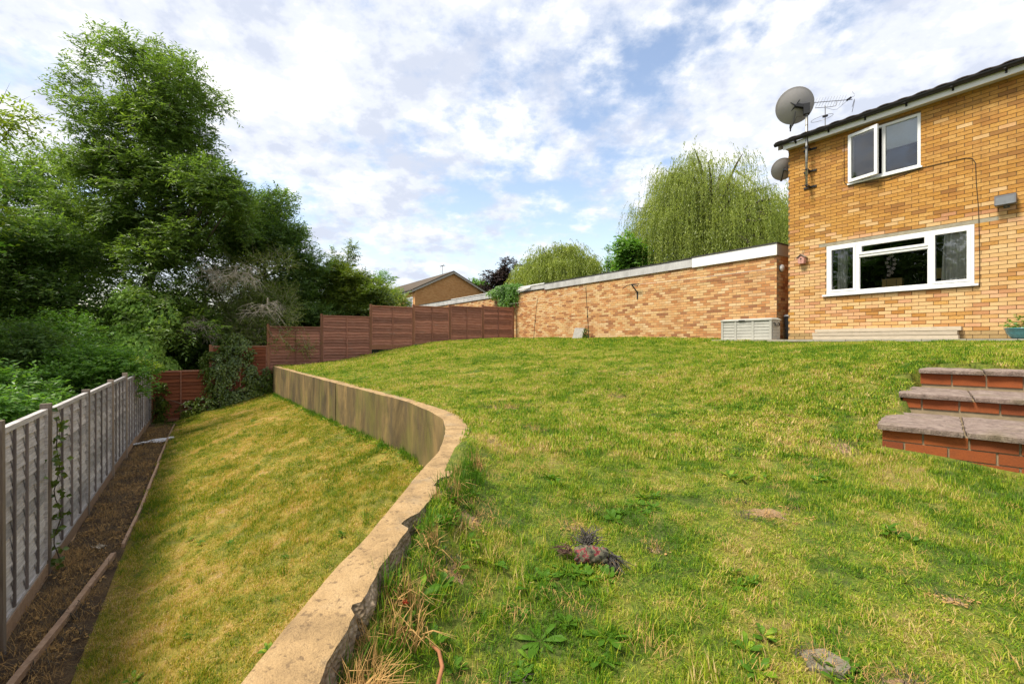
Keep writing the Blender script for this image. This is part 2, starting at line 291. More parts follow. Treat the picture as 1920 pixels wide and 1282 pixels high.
# ------------------------------------------------------------------ mesh helpers
def tag(o, label=None, cat=None, group=None, kind=None):
    if label: o['label'] = label
    if cat: o['category'] = cat
    if group: o['group'] = group
    if kind: o['kind'] = kind
    return o
def link(name, data, parent=None):
    o = bpy.data.objects.new(name, data); C.objects.link(o)
    if parent is not None: o.parent = parent
    return o
def thing(name, label, cat, loc=(0, 0, 0), rz=0.0, group=None):
    o = link(name, None); o.location = loc; o.rotation_euler = (0, 0, rz); o.empty_display_size = 0.1
    return tag(o, label, cat, group)
def np_mesh(name, V, F, mat, rnd=None, smooth=False):
    """V (n,3) float, F (m,k) int with k = 3 or 4; rnd one float per face."""
    me = bpy.data.meshes.new(name); V = np.asarray(V, np.float32); F = np.asarray(F, np.int32)
    me.vertices.add(len(V)); me.vertices.foreach_set('co', V.ravel())
    k = F.shape[1]; me.loops.add(F.size); me.loops.foreach_set('vertex_index', F.ravel())
    me.polygons.add(len(F)); me.polygons.foreach_set('loop_start', np.arange(0, F.size, k, dtype=np.int32))
    try: me.polygons.foreach_set('loop_total', np.full(len(F), k, np.int32))
    except Exception: pass
    me.polygons.foreach_set('use_smooth', np.full(len(F), smooth, bool))
    me.materials.append(MATS[mat]); me.update(calc_edges=True); me.validate()
    if rnd is not None:
        a = me.attributes.new('rnd', 'FLOAT', 'FACE'); a.data.foreach_set('value', np.asarray(rnd, np.float32))
    return me
class MB:
    def __init__(s): s.v = []; s.f = []; s.r = []
    def add(s, vs, fs, r=0.0):
        b = len(s.v); s.v += [tuple(v) for v in vs]; s.f += [tuple(b + i for i in f) for f in fs]; s.r += [r] * len(fs); return s
    def box(s, x0, x1, y0, y1, z0, z1, r=0.0):
        return s.add([(x0, y0, z0), (x1, y0, z0), (x1, y1, z0), (x0, y1, z0), (x0, y0, z1), (x1, y0, z1), (x1, y1, z1), (x0, y1, z1)],
                     [(0, 3, 2, 1), (4, 5, 6, 7), (0, 1, 5, 4), (1, 2, 6, 5), (2, 3, 7, 6), (3, 0, 4, 7)], r)
    def obox(s, M, sx, sy, sz, r=0.0):
        c = [(-1, -1, -1), (1, -1, -1), (1, 1, -1), (-1, 1, -1), (-1, -1, 1), (1, -1, 1), (1, 1, 1), (-1, 1, 1)]
        return s.add([M @ Vector((a * sx / 2, b * sy / 2, d * sz / 2)) for a, b, d in c], [(0, 3, 2, 1), (4, 5, 6, 7), (0, 1, 5, 4), (1, 2, 6, 5), (2, 3, 7, 6), (3, 0, 4, 7)], r)
    def bar(s, p, q, w, h=None, r=0.0):
        p, q = Vector(p), Vector(q); d = q - p
        return s.obox(Matrix.Translation((p + q) / 2) @ d.to_track_quat('X', 'Z').to_matrix().to_4x4(), d.length, w, h or w, r)
    def tube(s, pts, rad, n=8, cap=True, r=0.0):
        pts = [Vector(p) for p in pts]; rad = rad if isinstance(rad, (list, tuple)) else [rad] * len(pts)
        rings = []; up = None
        for i, p in enumerate(pts):
            d = (pts[min(i + 1, len(pts) - 1)] - pts[max(i - 1, 0)]).normalized()
            if up is None: up = d.orthogonal().normalized()
            up = (up - d * up.dot(d)); up = up.normalized() if up.length > 1e-5 else d.orthogonal().normalized()
            sd = d.cross(up); rings.append([p + (up * math.cos(2 * math.pi * k / n) + sd * math.sin(2 * math.pi * k / n)) * rad[i] for k in range(n)])
        b = len(s.v); s.v += [tuple(v) for g in rings for v in g]
        for i in range(len(pts) - 1):
            for k in range(n):
                s.f.append((b + i * n + k, b + i * n + (k + 1) % n, b + (i + 1) * n + (k + 1) % n, b + (i + 1) * n + k)); s.r.append(r)
        if cap:
            s.f.append(tuple(b + k for k in reversed(range(n)))); s.f.append(tuple(b + (len(pts) - 1) * n + k for k in range(n))); s.r += [r, r]
        return s
    def lathe(s, prof, n=24, M=Matrix.Identity(4), r=0.0):
        b = len(s.v)
        for (rr, z) in prof:
            for k in range(n): s.v.append(tuple(M @ Vector((rr * math.cos(2 * math.pi * k / n), rr * math.sin(2 * math.pi * k / n), z))))
        for i in range(len(prof) - 1):
            for k in range(n): s.f.append((b + i * n + k, b + i * n + (k + 1) % n, b + (i + 1) * n + (k + 1) % n, b + (i + 1) * n + k)); s.r.append(r)
        return s
    def mesh(s, name, mat, smooth=False):
        me = bpy.data.meshes.new(name); me.from_pydata(s.v, [], s.f); me.materials.append(MATS[mat])
        if smooth: me.polygons.foreach_set('use_smooth', [True] * len(me.polygons))
        if any(s.r):
            a = me.attributes.new('rnd', 'FLOAT', 'FACE'); a.data.foreach_set('value', np.asarray(s.r, np.float32))
        me.update(); return me
    def build(s, name, mat, parent=None, smooth=False): return link(name, s.mesh(name, mat, smooth), parent)

# ------------------------------------------------------------------ ground heights
def interp(x, xs, ys): return np.interp(x, xs, ys)
CP = np.array([(-6, -1, -1.4), (-6, 3, -1.15), (-6, 7, -.5), (-6, 10.6, -.05), (-2, -.6, -1.24), (-2, 3, -1.05), (-2, 6.5, -.42), (-2, 10.6, -.04),
    (0, .6, -1.10), (1.2, .5, -1.0), (1.41, 1.37, -.93), (.6, 2.6, -.98), (2.7, 1.6, -.79), (3.3, 1.95, -.72), (5.1, 2.15, -.70), (8.25, 2.15, -.71), (12, 2.15, -.75), (15, 2.15, -.80),
    (17.8, 2.0, -.86), (17.8, 3.5, -.80), (17.8, 5.3, -.50), (17.8, 7.1, -.15), (17.8, 8.7, .04), (17.8, 10.4, .11), (17.8, 12, .14),
    (1.3, 4.05, -.76), (.58, 4.2, -.83), (1.45, 4.95, -.52), (1.5, 5.8, -.29), (.2, 7.0, -.2), (1, 10.6, -.03), (5, 10.6, -.03), (7.2, 11.9, .06), (9, 12, .11), (13, 12, .12),
    (5, 6, -.33), (10, 6, -.30), (14, 6, -.33), (5, 4, -.55), (9, 4, -.52), (3.4, 4.2, -.64), (9, 9, -.08), (13, 9, -.02), (5, 8.3, -.16)], float)
def tps_solve(P, z):
    n = len(P); d = np.linalg.norm(P[:, None] - P[None], axis=2); K = np.where(d > 0, d * d * np.log(np.maximum(d, 1e-9)), 0)
    A = np.zeros((n + 3, n + 3)); A[:n, :n] = K + np.eye(n) * 0.02; A[:n, n] = 1; A[:n, n + 1:] = P; A[n, :n] = 1; A[n + 1:, :n] = P.T
    return np.linalg.solve(A, np.concatenate([z, [0, 0, 0]]))
TW = tps_solve(CP[:, :2], CP[:, 2])
def bumps(s, t, a=0.012): return a * (np.sin(2.1 * s + 1.3 * t) * np.sin(1.7 * t - .8 * s) + .6 * np.sin(5.3 * s + 2 * t) * np.sin(4.7 * t + 1.1) + .35 * np.sin(11 * s + 1) * np.sin(9.3 * t + 4 * s))
def z_up(s, t):
    s = np.atleast_1d(np.asarray(s, float)); t = np.atleast_1d(np.asarray(t, float)); Q = np.stack([s.ravel(), t.ravel()], 1)
    d = np.linalg.norm(Q[:, None] - CP[None, :, :2], axis=2); K = np.where(d > 1e-9, d * d * np.log(np.maximum(d, 1e-9)), 0); n = len(CP)
    z = K @ TW[:n] + TW[n] + Q @ TW[n + 1:]
    d_ = t - np.interp(s, [-3, -.5, .35, 1.16, 1.34, 1.71, 2.18, 2.67, 3.2, 4], [-1.3, -1.0, -.2, .25, .4, .75, 1.05, 1.41, 1.75, 2.0])
    return z.reshape(s.shape) + bumps(s, t) + .185 * np.exp(-np.abs(d_) / .20) * np.clip((3.2 - s) / .6, 0, 1)
def z_sheet(s, t):
    z = z_up(s, t); x = AX[0] * s + BX[0] * t; y = AX[1] * s + BX[1] * t; lx = .7297 * x - .684 * y; ly = .684 * x + .7297 * y
    return np.where((ly > 4.33) & (ly < 6.36) & (lx > -.2) & (lx < 2.25), np.minimum(z, np.interp(ly, [4.3, 5.2, 6.0, 6.9], [-.75, -.7, -.6, -.45])), z)
def z_lo(s, t):
    s = np.asarray(s, float); t = np.asarray(t, float)
    ze = interp(s, [-6, 4, 12, 18], [-2.34, -2.31, -2.31, -2.50]); zw = interp(s, [-6, 5, 8.25, 15, 18], [-1.30, -1.28, -1.38, -1.65, -1.76])
    z = ze + (zw - ze) * np.clip((t + .75) / 2.7, 0, 1.2) + np.where(t < -.75, -.02, 0)
    return z + bumps(s, t, .014) + .03 * np.exp(-((t - .55 + .10 * (s - 12)) / .22) ** 2) * (s > 6)

# retaining wall plan (world x, y): low side edge, lawn side edge, top height; far end first
WL = [(-8.16, 15.52), (-5.11, 10.97), (-2.86, 7.62), (-1.24, 5.32), (-.829, 4.56), (-.623, 4.09), (-.52, 3.55), (-.474, 2.95), (-.505, 2.40), (-.521, 1.934), (-.535, 1.70), (-.561, 1.523), (-.585, 1.305), (-.60, 1.13), (-.605, 1.0), (-.62, .3), (-.64, -1.0), (-.66, -2.2)]
WR = [(-8.02, 15.61), (-4.97, 11.07), (-2.72, 7.72), (-1.09, 5.30), (-.70, 4.66), (-.50, 4.28), (-.337, 3.59), (-.316, 3.0), (-.32, 2.46), (-.375, 2.00), (-.395, 1.74), (-.42, 1.48), (-.425, 1.28), (-.436, 1.12), (-.43, 1.0), (-.44, .3), (-.46, -1.0), (-.48, -2.2)]
WZ = [-.82, -.76, -.71, -.69, -.69, -.69, -.69, -.70, -.70, -.705, -.715, -.725, -.74, -.75, -.755, -.78, -.82, -.85]
def dense(path, step):
    P = np.array(path, float); out = []
    for i in range(len(P) - 1):
        p0, p1, p2, p3 = P[max(i - 1, 0)], P[i], P[i + 1], P[min(i + 2, len(P) - 1)]; n = max(2, int(np.linalg.norm((p2 - p1)[:2]) / step))
        for k in range(n):
            u = k / n; t0 = (p2 - p0) / 2; t1 = (p3 - p1) / 2
            sc_ = np.linalg.norm(p2 - p1); 
            if np.linalg.norm(p2 - p0) > 1e-9: t0 = t0 / np.linalg.norm(p2 - p0) * sc_
            if np.linalg.norm(p3 - p1) > 1e-9: t1 = t1 / np.linalg.norm(p3 - p1) * sc_
            out.append((2*u**3-3*u*u+1)*p1 + (u**3-2*u*u+u)*t0 + (-2*u**3+3*u*u)*p2 + (u**3-u*u)*t1)
    out.append(P[-1]); return np.array(out)
WALL = dense([l + r + (z,) for l, r, z in zip(WL, WR, WZ)], 0.022)      # columns: lx ly rx ry z
wl_st = np.array([st(x, y) for x, y in WALL[:, :2]]); wr_st = np.array([st(x, y) for x, y in WALL[:, 2:4]])
_o = np.argsort(wl_st[:, 0]); t_wall_lo = lambda s: np.interp(s, wl_st[_o, 0], wl_st[_o, 1])
_p = np.argsort(wr_st[:, 0]); t_wall_up = lambda s: np.interp(s, wr_st[_p, 0], wr_st[_p, 1])

def grid_obj(name, S, Tf, zf, mat, nt):
    """rows of constant s; Tf(s) gives (t0, t1)"""
    V = []
    for s in S:
        a, b = Tf(s); t = a + (b - a) * np.linspace(0, 1, nt) ; z = zf(np.full(nt, s), t)
        P = AX[None] * s + BX[None] * t[:, None]; V.append(np.column_stack([P, z]))
    V = np.concatenate(V); n = len(S); i = np.arange(n - 1)[:, None] * nt + np.arange(nt - 1)[None]
    F = np.stack([i, i + nt, i + nt + 1, i + 1], -1).reshape(-1, 4)[:, ::-1]
    o = link(name, np_mesh(name, V, F, mat, smooth=True)); tag(o, kind='structure'); return o
grid_obj('upper_lawn', np.concatenate([np.linspace(-8, -1, 40), np.linspace(-.9, 4, 90), np.linspace(4.1, 17.85, 120)]), lambda s: (float(t_wall_up(s)) - .06, 12.35), z_sheet, 'lawn_upper', 150)
grid_obj('lower_lawn', np.linspace(-3, 17.85, 190), lambda s: (-.76, float(t_wall_lo(s)) + .06), z_lo, 'lawn_lower', 40)
grid_obj('soil_bed', np.linspace(-3, 17.85, 160), lambda s: (-1.62, -.755), lambda s, t: z_lo(s, t) + .02 * np.sin(9 * s + 3 * t) * np.sin(7 * t + 2 * s) - .01, 'bed_soil', 16)
def terrain():
    S = np.concatenate([np.linspace(-220, -10, 16), np.linspace(-8, 17.5, 14), [17.95, 18.2], np.linspace(19, 40, 22), np.linspace(46, 320, 24)])
    T = np.concatenate([np.linspace(-260, -12, 18), np.linspace(-10, -1.75, 12), [-1.6, -1.45], np.linspace(-.5, 12.1, 14), [12.6, 13], np.linspace(15, 40, 14), np.linspace(50, 260, 16)])
    SS, TT = np.meshgrid(S, T, indexing='ij')
    zb = interp(TT, [-300, -12, -1.5, 2, 5.3, 7, 9, 12, 300], [-3, -2.7, -2.55, -1.0, -.62, -.25, -.05, .02, .05])
    zn = interp(TT, [-300, -12, -1.5, 12, 300], [-3, -2.7, -2.5, .0, .05])
    Z = np.where(SS > 17.8, zb, zn); inside = (SS > -8.5) & (SS < 17.9) & (TT > -1.55) & (TT < 12.3); Z = np.where(inside, -3.4, Z)
    P = SS[..., None] * AX + TT[..., None] * BX; V = np.concatenate([P, Z[..., None]], -1).reshape(-1, 3); nt = len(T)
    i = np.arange(len(S) - 1)[:, None] * nt + np.arange(nt - 1)[None]; F = np.stack([i, i + nt, i + nt + 1, i + 1], -1).reshape(-1, 4)[:, ::-1]
    tag(link('terrain', np_mesh('terrain', V, F, 'terrain')), kind='structure')
terrain()

# ------------------------------------------------------------------ retaining wall
def retaining_wall():
    root = thing('retaining_wall', 'low curved concrete retaining wall with sandy top between the two lawns', 'wall')
    n = len(WALL); d = np.zeros(n); d[1:] = np.cumsum(np.linalg.norm(np.diff(WALL[:, :2], axis=0), axis=1))
    rg = np.random.default_rng(5)
    def fbm(x, sd, f0, oc=4):
        r2 = np.random.default_rng(sd); y = np.zeros_like(x)
        for k in range(oc):
            y += np.interp(x * f0 * 2 ** k, np.arange(4000), r2.uniform(-1, 1, 4000)) / 1.7 ** k
        return y
    joint = int(np.argmin(np.abs(WALL[:, 0] + 2.99) + np.abs(WALL[:, 1] - 7.93)))
    for part, (i0, i1) in enumerate(((0, joint), (joint + 1, n))):
        W_ = WALL[i0:i1]; dd = d[i0:i1]; m = len(W_); Lp, Rp = W_[:, :2].copy(), W_[:, 2:4].copy(); z = W_[:, 4] + .003 * fbm(dd, 3, 2.0)
        if part == 1: Lp[0] += (.012 * AX * -1); Rp[0] += (.012 * AX * -1)
        side = (Rp - Lp); side /= np.linalg.norm(side, axis=1)[:, None]
        near = np.clip((W_[:, 1] * -1 + 4.0) / 1.0, 0, 1)                         # the lawn edge is broken only near the camera
        chip = np.floor(np.interp(dd * 7, np.arange(4000), np.random.default_rng(77).uniform(0, 3.0, 4000))) / 3
        rag = near * (.0045 * fbm(dd, 8, 30, 4) - .009 * chip) + .002 * fbm(dd, 9, 26, 3)
        y_ = W_[:, 1]
        for yc, w_, a_ in ((2.26, .085, -.05), (1.775, .045, -.04), (1.29, .025, -.02)):
            rag += a_ * np.exp(-((y_ - yc) / w_) ** 10)
        R1 = Rp + side * rag[:, None]; Lr = Lp + side * (.003 * fbm(dd, 31, 8, 3))[:, None]
        cols_top = 7; rows = []
        for k in range(cols_top):
            u = k / (cols_top - 1); q = Lr * (1 - u) + R1 * u; zz = z + (.004 * fbm(dd + k * 3.1, 40 + k, 12, 3) if 0 < k < cols_top - 1 else -.004)
            rows.append(np.column_stack([q, zz]))
        top = np.stack(rows, 1)
        i = np.arange(m - 1)[:, None] * cols_top + np.arange(cols_top - 1)[None]; F = np.stack([i, i + 1, i + cols_top + 1, i + cols_top], -1).reshape(-1, 4)
        sec = link('wall_top', np_mesh('wall_top', top.reshape(-1, 3), F[:, ::-1], 'concrete_top', smooth=True), root)
        s_ = wl_st[i0:i1, 0]; t_ = wl_st[i0:i1, 1]; zb = z_lo(s_, t_) - .15
        hs = [0, .03, .2, .4, .6, .8, 1.0]; Lf = np.stack([np.column_stack([Lr - side * ((.002 if h > 0 else 0) + .004 * fbm(dd + h * 9, 60, 6, 3)[:, None] * (h > 0)), (z - .004) * (1 - h) + zb * h]) for h in hs], 1)
        k = len(hs); i = np.arange(m - 1)[:, None] * k + np.arange(k - 1)[None]; F = np.stack([i, i + k, i + k + 1, i + 1], -1).reshape(-1, 4)
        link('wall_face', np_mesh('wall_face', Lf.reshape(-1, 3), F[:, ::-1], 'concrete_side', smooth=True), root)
        hs = [0, .04, .09, .15, .22, .30, .42]; Rf = np.stack([np.column_stack([R1 + side * (near * (h * .05 + (.016 * fbm(dd + h * 31, 70 + int(h * 100), 14, 3) if h > 0 else 0)) - .001)[:, None], z - .004 - h + (.01 * near * fbm(dd, 90 + int(h * 100), 15, 2) if h > 0 else 0)]) for h in hs], 1)
        k = len(hs); i = np.arange(m - 1)[:, None] * k + np.arange(k - 1)[None]; F = np.stack([i, i + k, i + k + 1, i + 1], -1).reshape(-1, 4)
        link('broken_face', np_mesh('broken_face', Rf.reshape(-1, 3), F, 'concrete_broken'), root)
        e = 0 if part == 0 else 0
        for e in (0, m - 1):
            a, b = Lr[e], R1[e]; link('wall_end', MB().add([(a[0], a[1], z[e] - .004), (b[0], b[1], z[e] - .004), (b[0], b[1], zb[e]), (a[0], a[1], zb[e])], [(0, 1, 2, 3)]).mesh('wall_end', 'concrete_side'), root)
retaining_wall()

# ------------------------------------------------------------------ brick walls
def solid_wall(x0, x1, z0, z1, y0, y1, holes):
    xs = sorted({x0, x1} | {v for h in holes for v in h[:2]}); zs = sorted({z0, z1} | {v for h in holes for v in h[2:]}); m = MB()
    for a, b in zip(xs[:-1], xs[1:]):
        for c, d in zip(zs[:-1], zs[1:]):
            if not any(h[0] - 1e-6 <= a and b <= h[1] + 1e-6 and h[2] - 1e-6 <= c and d <= h[3] + 1e-6 for h in holes): m.box(a, b, y0, y1, c, d)
    return m
def lay_bricks(root, M, x0, x1, z0, z1, holes, matf, proud, n_single, seed, depth=.03, vis=None):
    """stretcher bond on the local plane y = 0; n_single nearest whole bricks in view become parts, the rest is joined"""
    rg = random.Random(seed); whole = []; cut = {}; L_, H_, J = .215, .065, .010
    for r in range(int((z1 - z0) / .075 + .5)):
        za = z0 + r * .075; zb = za + H_; off = (.1125 if r % 2 else 0) - .3
        spans = [(x0, x1)]
        for h in holes:
            if za < h[3] - .01 and zb > h[2] + .01:
                spans = [q for a, b in spans for q in ((a, min(b, h[0])), (max(a, h[1]), b)) if q[1] - q[0] > .015]
        x = x0 + off - .225
        while x < x1:
            for a, b in spans:
                p, q = max(x, a), min(x + L_, b)
                if q - p > .03:
                    mt = matf(za, rg.random()); full = q - p > L_ - .001; c = M @ Vector(((p + q) / 2, 0, za + H_ / 2))
                    j = rg.uniform(-.0022, .0022); item = (p, q, za, j, mt, rg.uniform(0.001, .999))
                    if full and in_view(c) and (vis is None or vis((p + q) / 2, za)): whole.append((c.length, item))
                    else: cut.setdefault(mt, MB()).box(p, q, -proud - j, depth, za, zb, item[5])
            x += .225
    whole.sort(key=lambda w: w[0]); share = {}
    for k, (_, (p, q, za, j, mt, r)) in enumerate(whole):
        if k < n_single:
            if mt not in share: share[mt] = MB().box(0, L_, -proud, depth, 0, H_).mesh('brick', mt)
            o = link('brick', share[mt], root); o.location = (p, -j, za)
        else: cut.setdefault(mt, MB()).box(p, q, -proud - j, depth, za, za + H_, r)
    for mt, mb in cut.items(): tag(mb.build('brickwork', mt, root), kind='stuff')

# ------------------------------------------------------------------ the house
ZP = 0.055                                      # patio level
HOUSE = W(5.58, 12.08, ZP)
def house():
    root = thing('brick_house', 'two storey yellow brick house with white windows at the right of the lawn', 'house', HOUSE, RZ)
    M = Matrix.Translation(HOUSE) @ Matrix.Rotation(RZ, 4, 'Z')
    lo = (.84, 3.32, 1.02, 2.18); up = (1.30, 2.54, 3.50, 4.62); H = 4.72; X1 = 9.0; D = 7.0
    solid_wall(0, X1, -.1, H, .012, .11, [lo, up]).build('wall', 'mortar_house', root)
    holes = [lo, up, (.68, 3.62, 2.18, 2.262)]
    def mf(z, r):
        if z < .14: return 'brick_plinth'
        if z < 2.25: return 'brick_buff' if r < .93 else 'brick_gold'
        return 'brick_gold' if r < min(.96, .35 + (z - 2.2) * 1.4) else 'brick_buff'
    lay_bricks(root, M, 0, X1, .012, H - .01, holes, mf, 0.0, 300, 3)
    # rear and side walls so that the house is closed
    b = MB(); b.box(.0, .10, .112, D, -.1, H); b.box(X1 - .1, X1, .112, D, -.1, H); b.box(.1, X1 - .1, D - .1, D, -.1, H)
    b.add([(0, -.0, H), (0, D, H), (0, D / 2, H + 1.35), (.1, 0, H), (.1, D, H), (.1, D / 2, H + 1.35)], [(0, 2, 1), (3, 4, 5), (0, 3, 5, 2), (1, 2, 5, 4)])
    b.build('side_wall', 'brick_far', root)
    MB().box(.62, 3.66, .006, .09, 2.18, 2.255).build('lintel', 'lintel', root)
    # rooms behind the glass
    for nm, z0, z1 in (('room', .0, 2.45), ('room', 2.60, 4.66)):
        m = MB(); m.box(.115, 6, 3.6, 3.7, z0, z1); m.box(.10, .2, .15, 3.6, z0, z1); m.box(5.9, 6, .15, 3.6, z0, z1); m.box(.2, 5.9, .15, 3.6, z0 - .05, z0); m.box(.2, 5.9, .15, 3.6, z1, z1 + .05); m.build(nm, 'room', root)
    # lower window
    def frame_ring(m, x0, x1, z0, z1, w, y0, y1):
        m.box(x0, x1, y0, y1, z0, z0 + w); m.box(x0, x1, y0, y1, z1 - w, z1); m.box(x0, x0 + w, y0, y1, z0 + w, z1 - w); m.box(x1 - w, x1, y0, y1, z0 + w, z1 - w)
    x0, x1, z0, z1 = lo; m = MB(); frame_ring(m, x0 + .004, x1 - .004, z0 + .03, z1 - .004, .055, .0, .09)
    wf = m.build('window', 'upvc', root); wf['label'] = 'wide white ground floor window of three lights'
    MB().box(1.42, 1.48, .003, .088, z0 + .085, z1 - .06).build('mullion', 'upvc', wf); MB().box(2.65, 2.71, .003, .088, z0 + .085, z1 - .06).build('mullion', 'upvc', wf)
    MB().box(1.48, 2.65, .004, .086, 1.835, 1.885).build('transom', 'upvc', wf)
    MB().box(x0 - .07, x1 + .06, -.055, .085, z0 - .012, z0 + .029).build('sill', 'upvc', wf)
    zA, zB = z0 + .086, z1 - .06
    for a, b_, c, d, sash in ((.90, 1.419, zA, zB, .045), (1.481, 2.649, zA, 1.834, .012), (1.481, 2.649, 1.886, zB, .05), (2.711, 3.26, zA, zB, .045)):
        m = MB(); frame_ring(m, a, b_, c, d, sash, -.012 if sash > .02 else .02, .06); m.build('sash', 'upvc', wf)
        g = MB().add([(a + sash - .004, .035, c + sash - .004), (b_ - sash + .004, .035, c + sash - .004), (b_ - sash + .004, .035, d - sash + .004), (a + sash - .004, .035, d - sash + .004)], [(0, 1, 2, 3)]); g.build('pane', 'glass', wf)
    # upper window, left light swung open
    x0, x1, z0, z1 = up; m = MB(); frame_ring(m, x0 + .004, x1 - .004, z0 + .02, z1 - .004, .05, .0, .09); wf = m.build('window', 'upvc', root); wf['label'] = 'white upstairs window with its left casement open'
    MB().box(1.895, 1.955, .003, .088, z0 + .07, z1 - .055).build('mullion', 'upvc', wf)
    MB().box(x0 - .03, x1 + .03, -.045, .085, z0 - .012, z0 + .019).build('sill', 'upvc', wf)
    g = MB().add([(1.95, .035, z0 + .066), (2.49, .035, z0 + .066), (2.49, .035, z1 - .05), (1.95, .035, z1 - .05)], [(0, 1, 2, 3)]); g.build('pane', 'glass', wf)
    w_ = 1.897 - x0; m = MB(); frame_ring(m, 0, w_, z0 + .035, z1 - .02, .062, -.06, -.012); sa = m.build('casement', 'upvc', wf); sa.location = (x0 + .005, 0, 0); sa.rotation_euler = (0, 0, R(-13))
    g = MB().add([(x0 + .005 + math.cos(R(-13)) * a, -.032 + math.sin(R(-13)) * a, z) for a, z in ((.058, z0 + .093), (w_ - .058, z0 + .093), (w_ - .058, z1 - .078), (.058, z1 - .078))], [(0, 1, 2, 3)]); g.build('pane', 'glass', wf)
    # eaves and roof
    MB().box(-.03, X1, -.20, -.178, 4.70, 4.815).build('fascia_board', 'fascia_white', root)
    MB().box(-.02, X1, -.176, .1, 4.722, 4.732).build('soffit', 'soffit', root)
    m = MB()
    for k in range(9):
        a0 = math.pi + math.pi * k / 8
        m.v += [(-.20, -.265 + .062 * math.cos(a0), 4.865 + .062 * math.sin(a0)), (X1, -.265 + .062 * math.cos(a0), 4.865 + .062 * math.sin(a0)), (-.20, -.265 + .058 * math.cos(a0), 4.867 + .056 * math.sin(a0)), (X1, -.265 + .058 * math.cos(a0), 4.867 + .056 * math.sin(a0))]
    for k in range(8):
        b0 = 4 * k; m.f += [(b0, b0 + 1, b0 + 5, b0 + 4), (b0 + 2, b0 + 6, b0 + 7, b0 + 3)]
    m.f.append(tuple(4 * k for k in range(9))); m.r = [0] * len(m.f); gt = m.build('gutter', 'gutter', root)
    for x in (.25, .95, 1.65, 2.35, 3.05, 3.75, 4.5): MB().box(x, x + .03, -.33, -.201, 4.79, 4.805).box(x, x + .03, -.22, -.201, 4.75, 4.88).build('bracket', 'gutter', gt)
    pit = R(20.5); rise = math.tan(pit)
    def rz_(y): return 4.90 + (y + .30) * rise
    yr = D / 2
    m = MB(); m.add([(-.18, -.25, rz_(-.25) - .07), (X1, -.25, rz_(-.25) - .07), (X1, yr, rz_(yr) - .07), (-.18, yr, rz_(yr) - .07), (-.18, D + .25, rz_(-.25) - .07), (X1, D + .25, rz_(-.25) - .07)], [(0, 1, 2, 3), (3, 2, 5, 4)]); rf = m.build('roof', 'roof_far', root)
    m = MB()
    for x in (-.15, ): m.add([(x, -.2, 4.72), (x, yr, rz_(yr) - .16), (x, D + .2, 4.72), (x, D + .2, 4.80), (x, yr, rz_(yr) - .06), (x, -.2, 4.84)], [(0, 1, 4, 5), (1, 2, 3, 4)])
    m.build('verge_board', 'fascia_white', rf)
    # roof tiles: curved pantile profile
    prof = [(0, 0), (.05, .014), (.11, .019), (.17, .014), (.21, .004), (.27, -.003), (.315, .003)]
    m = MB(); vs = []
    for (px, pz) in prof:
        for yy, dz in ((0, 0), (.36, .36 * rise)): vs += [(px, yy, pz + dz + .018), (px, yy, pz + dz)]
    fs = []
    for k in range(len(prof) - 1):
        b0 = 4 * k; fs += [(b0, b0 + 4, b0 + 6, b0 + 2), (b0 + 1, b0 + 3, b0 + 7, b0 + 5), (b0, b0 + 1, b0 + 5, b0 + 4)]
    tm = m.add(vs, fs).mesh('roof_tile', 'roof_tile')
    for row in range(9):
        for i in range(30):
            o = link('roof_tile', tm, rf); y = -.30 + row * .30; o.location = (-.19 + i * .30 + random.uniform(-.004, .004), y, rz_(y) - .02 + random.uniform(0, .006)); o.rotation_euler = (R(-2.5), 0, random.uniform(-.008, .008))
    return root
house()

# things on and in the house
def HP(q, y, z): return (Matrix.Translation(HOUSE) @ Matrix.Rotation(RZ, 4, 'Z')) @ Vector((q, y, z - ZP))
def hthing(name, label, cat, q, y, z, group=None): return thing(name, label, cat, HP(q, y, z), RZ, group)

def cables():
    root = hthing('wall_cable', 'thin dark cable looping across the upper brick wall and down', 'cable', 1.2, 0, 1.0)
    base = (1.2, 1.0); P = [(1.2, 4.66), (1.2, 4.1), (1.2, 3.64), (1.24, 3.585), (1.35, 3.56), (1.7, 3.49), (2.0, 3.455), (2.3, 3.49), (2.56, 3.535), (2.9, 3.53), (3.2, 3.52), (3.29, 3.48), (3.335, 3.38), (3.345, 3.0), (3.375, 2.5), (3.385, 2.0), (3.39, 1.5), (3.39, 1.03)]
    MB().tube([(q - base[0], -.008, z - base[1]) for q, z in P], .0055, 6).build('cable', 'cable', root, True)
    for q, z in P[1:-1:2]: MB().box(q - base[0] - .008, q - base[0] + .008, -.017, -.0135, z - base[1] - .006, z - base[1] + .006).build('clip', 'black_plastic', root)
cables()
def flood():
    r = hthing('floodlight', 'small grey floodlight fixed high on the brick wall', 'lamp', 3.74, -.003, 2.5)
    MB().box(-.04, .04, -.012, 0, -.07, .01).bar((0, -.01, -.04), (0, -.11, -.035), .03).build('bracket', 'grey_plastic', r)
    m = MB(); m.obox(Matrix.Translation((0, -.10, .06)) @ Matrix.Rotation(R(-6), 4, 'X'), .27, .11, .17); h = m.build('housing', 'grey_plastic', r)
    for k in range(5): m = MB(); m.obox(Matrix.Translation((-.1 + k * .05, -.037, .075)) @ Matrix.Rotation(R(-6), 4, 'X'), .008, .03, .15); m.build('fin', 'grey_plastic', h)
    MB().obox(Matrix.Translation((0, -.153, .043)) @ Matrix.Rotation(R(-6), 4, 'X'), .235, .012, .135).build('glass_front', 'lamp_glass', r)
flood()
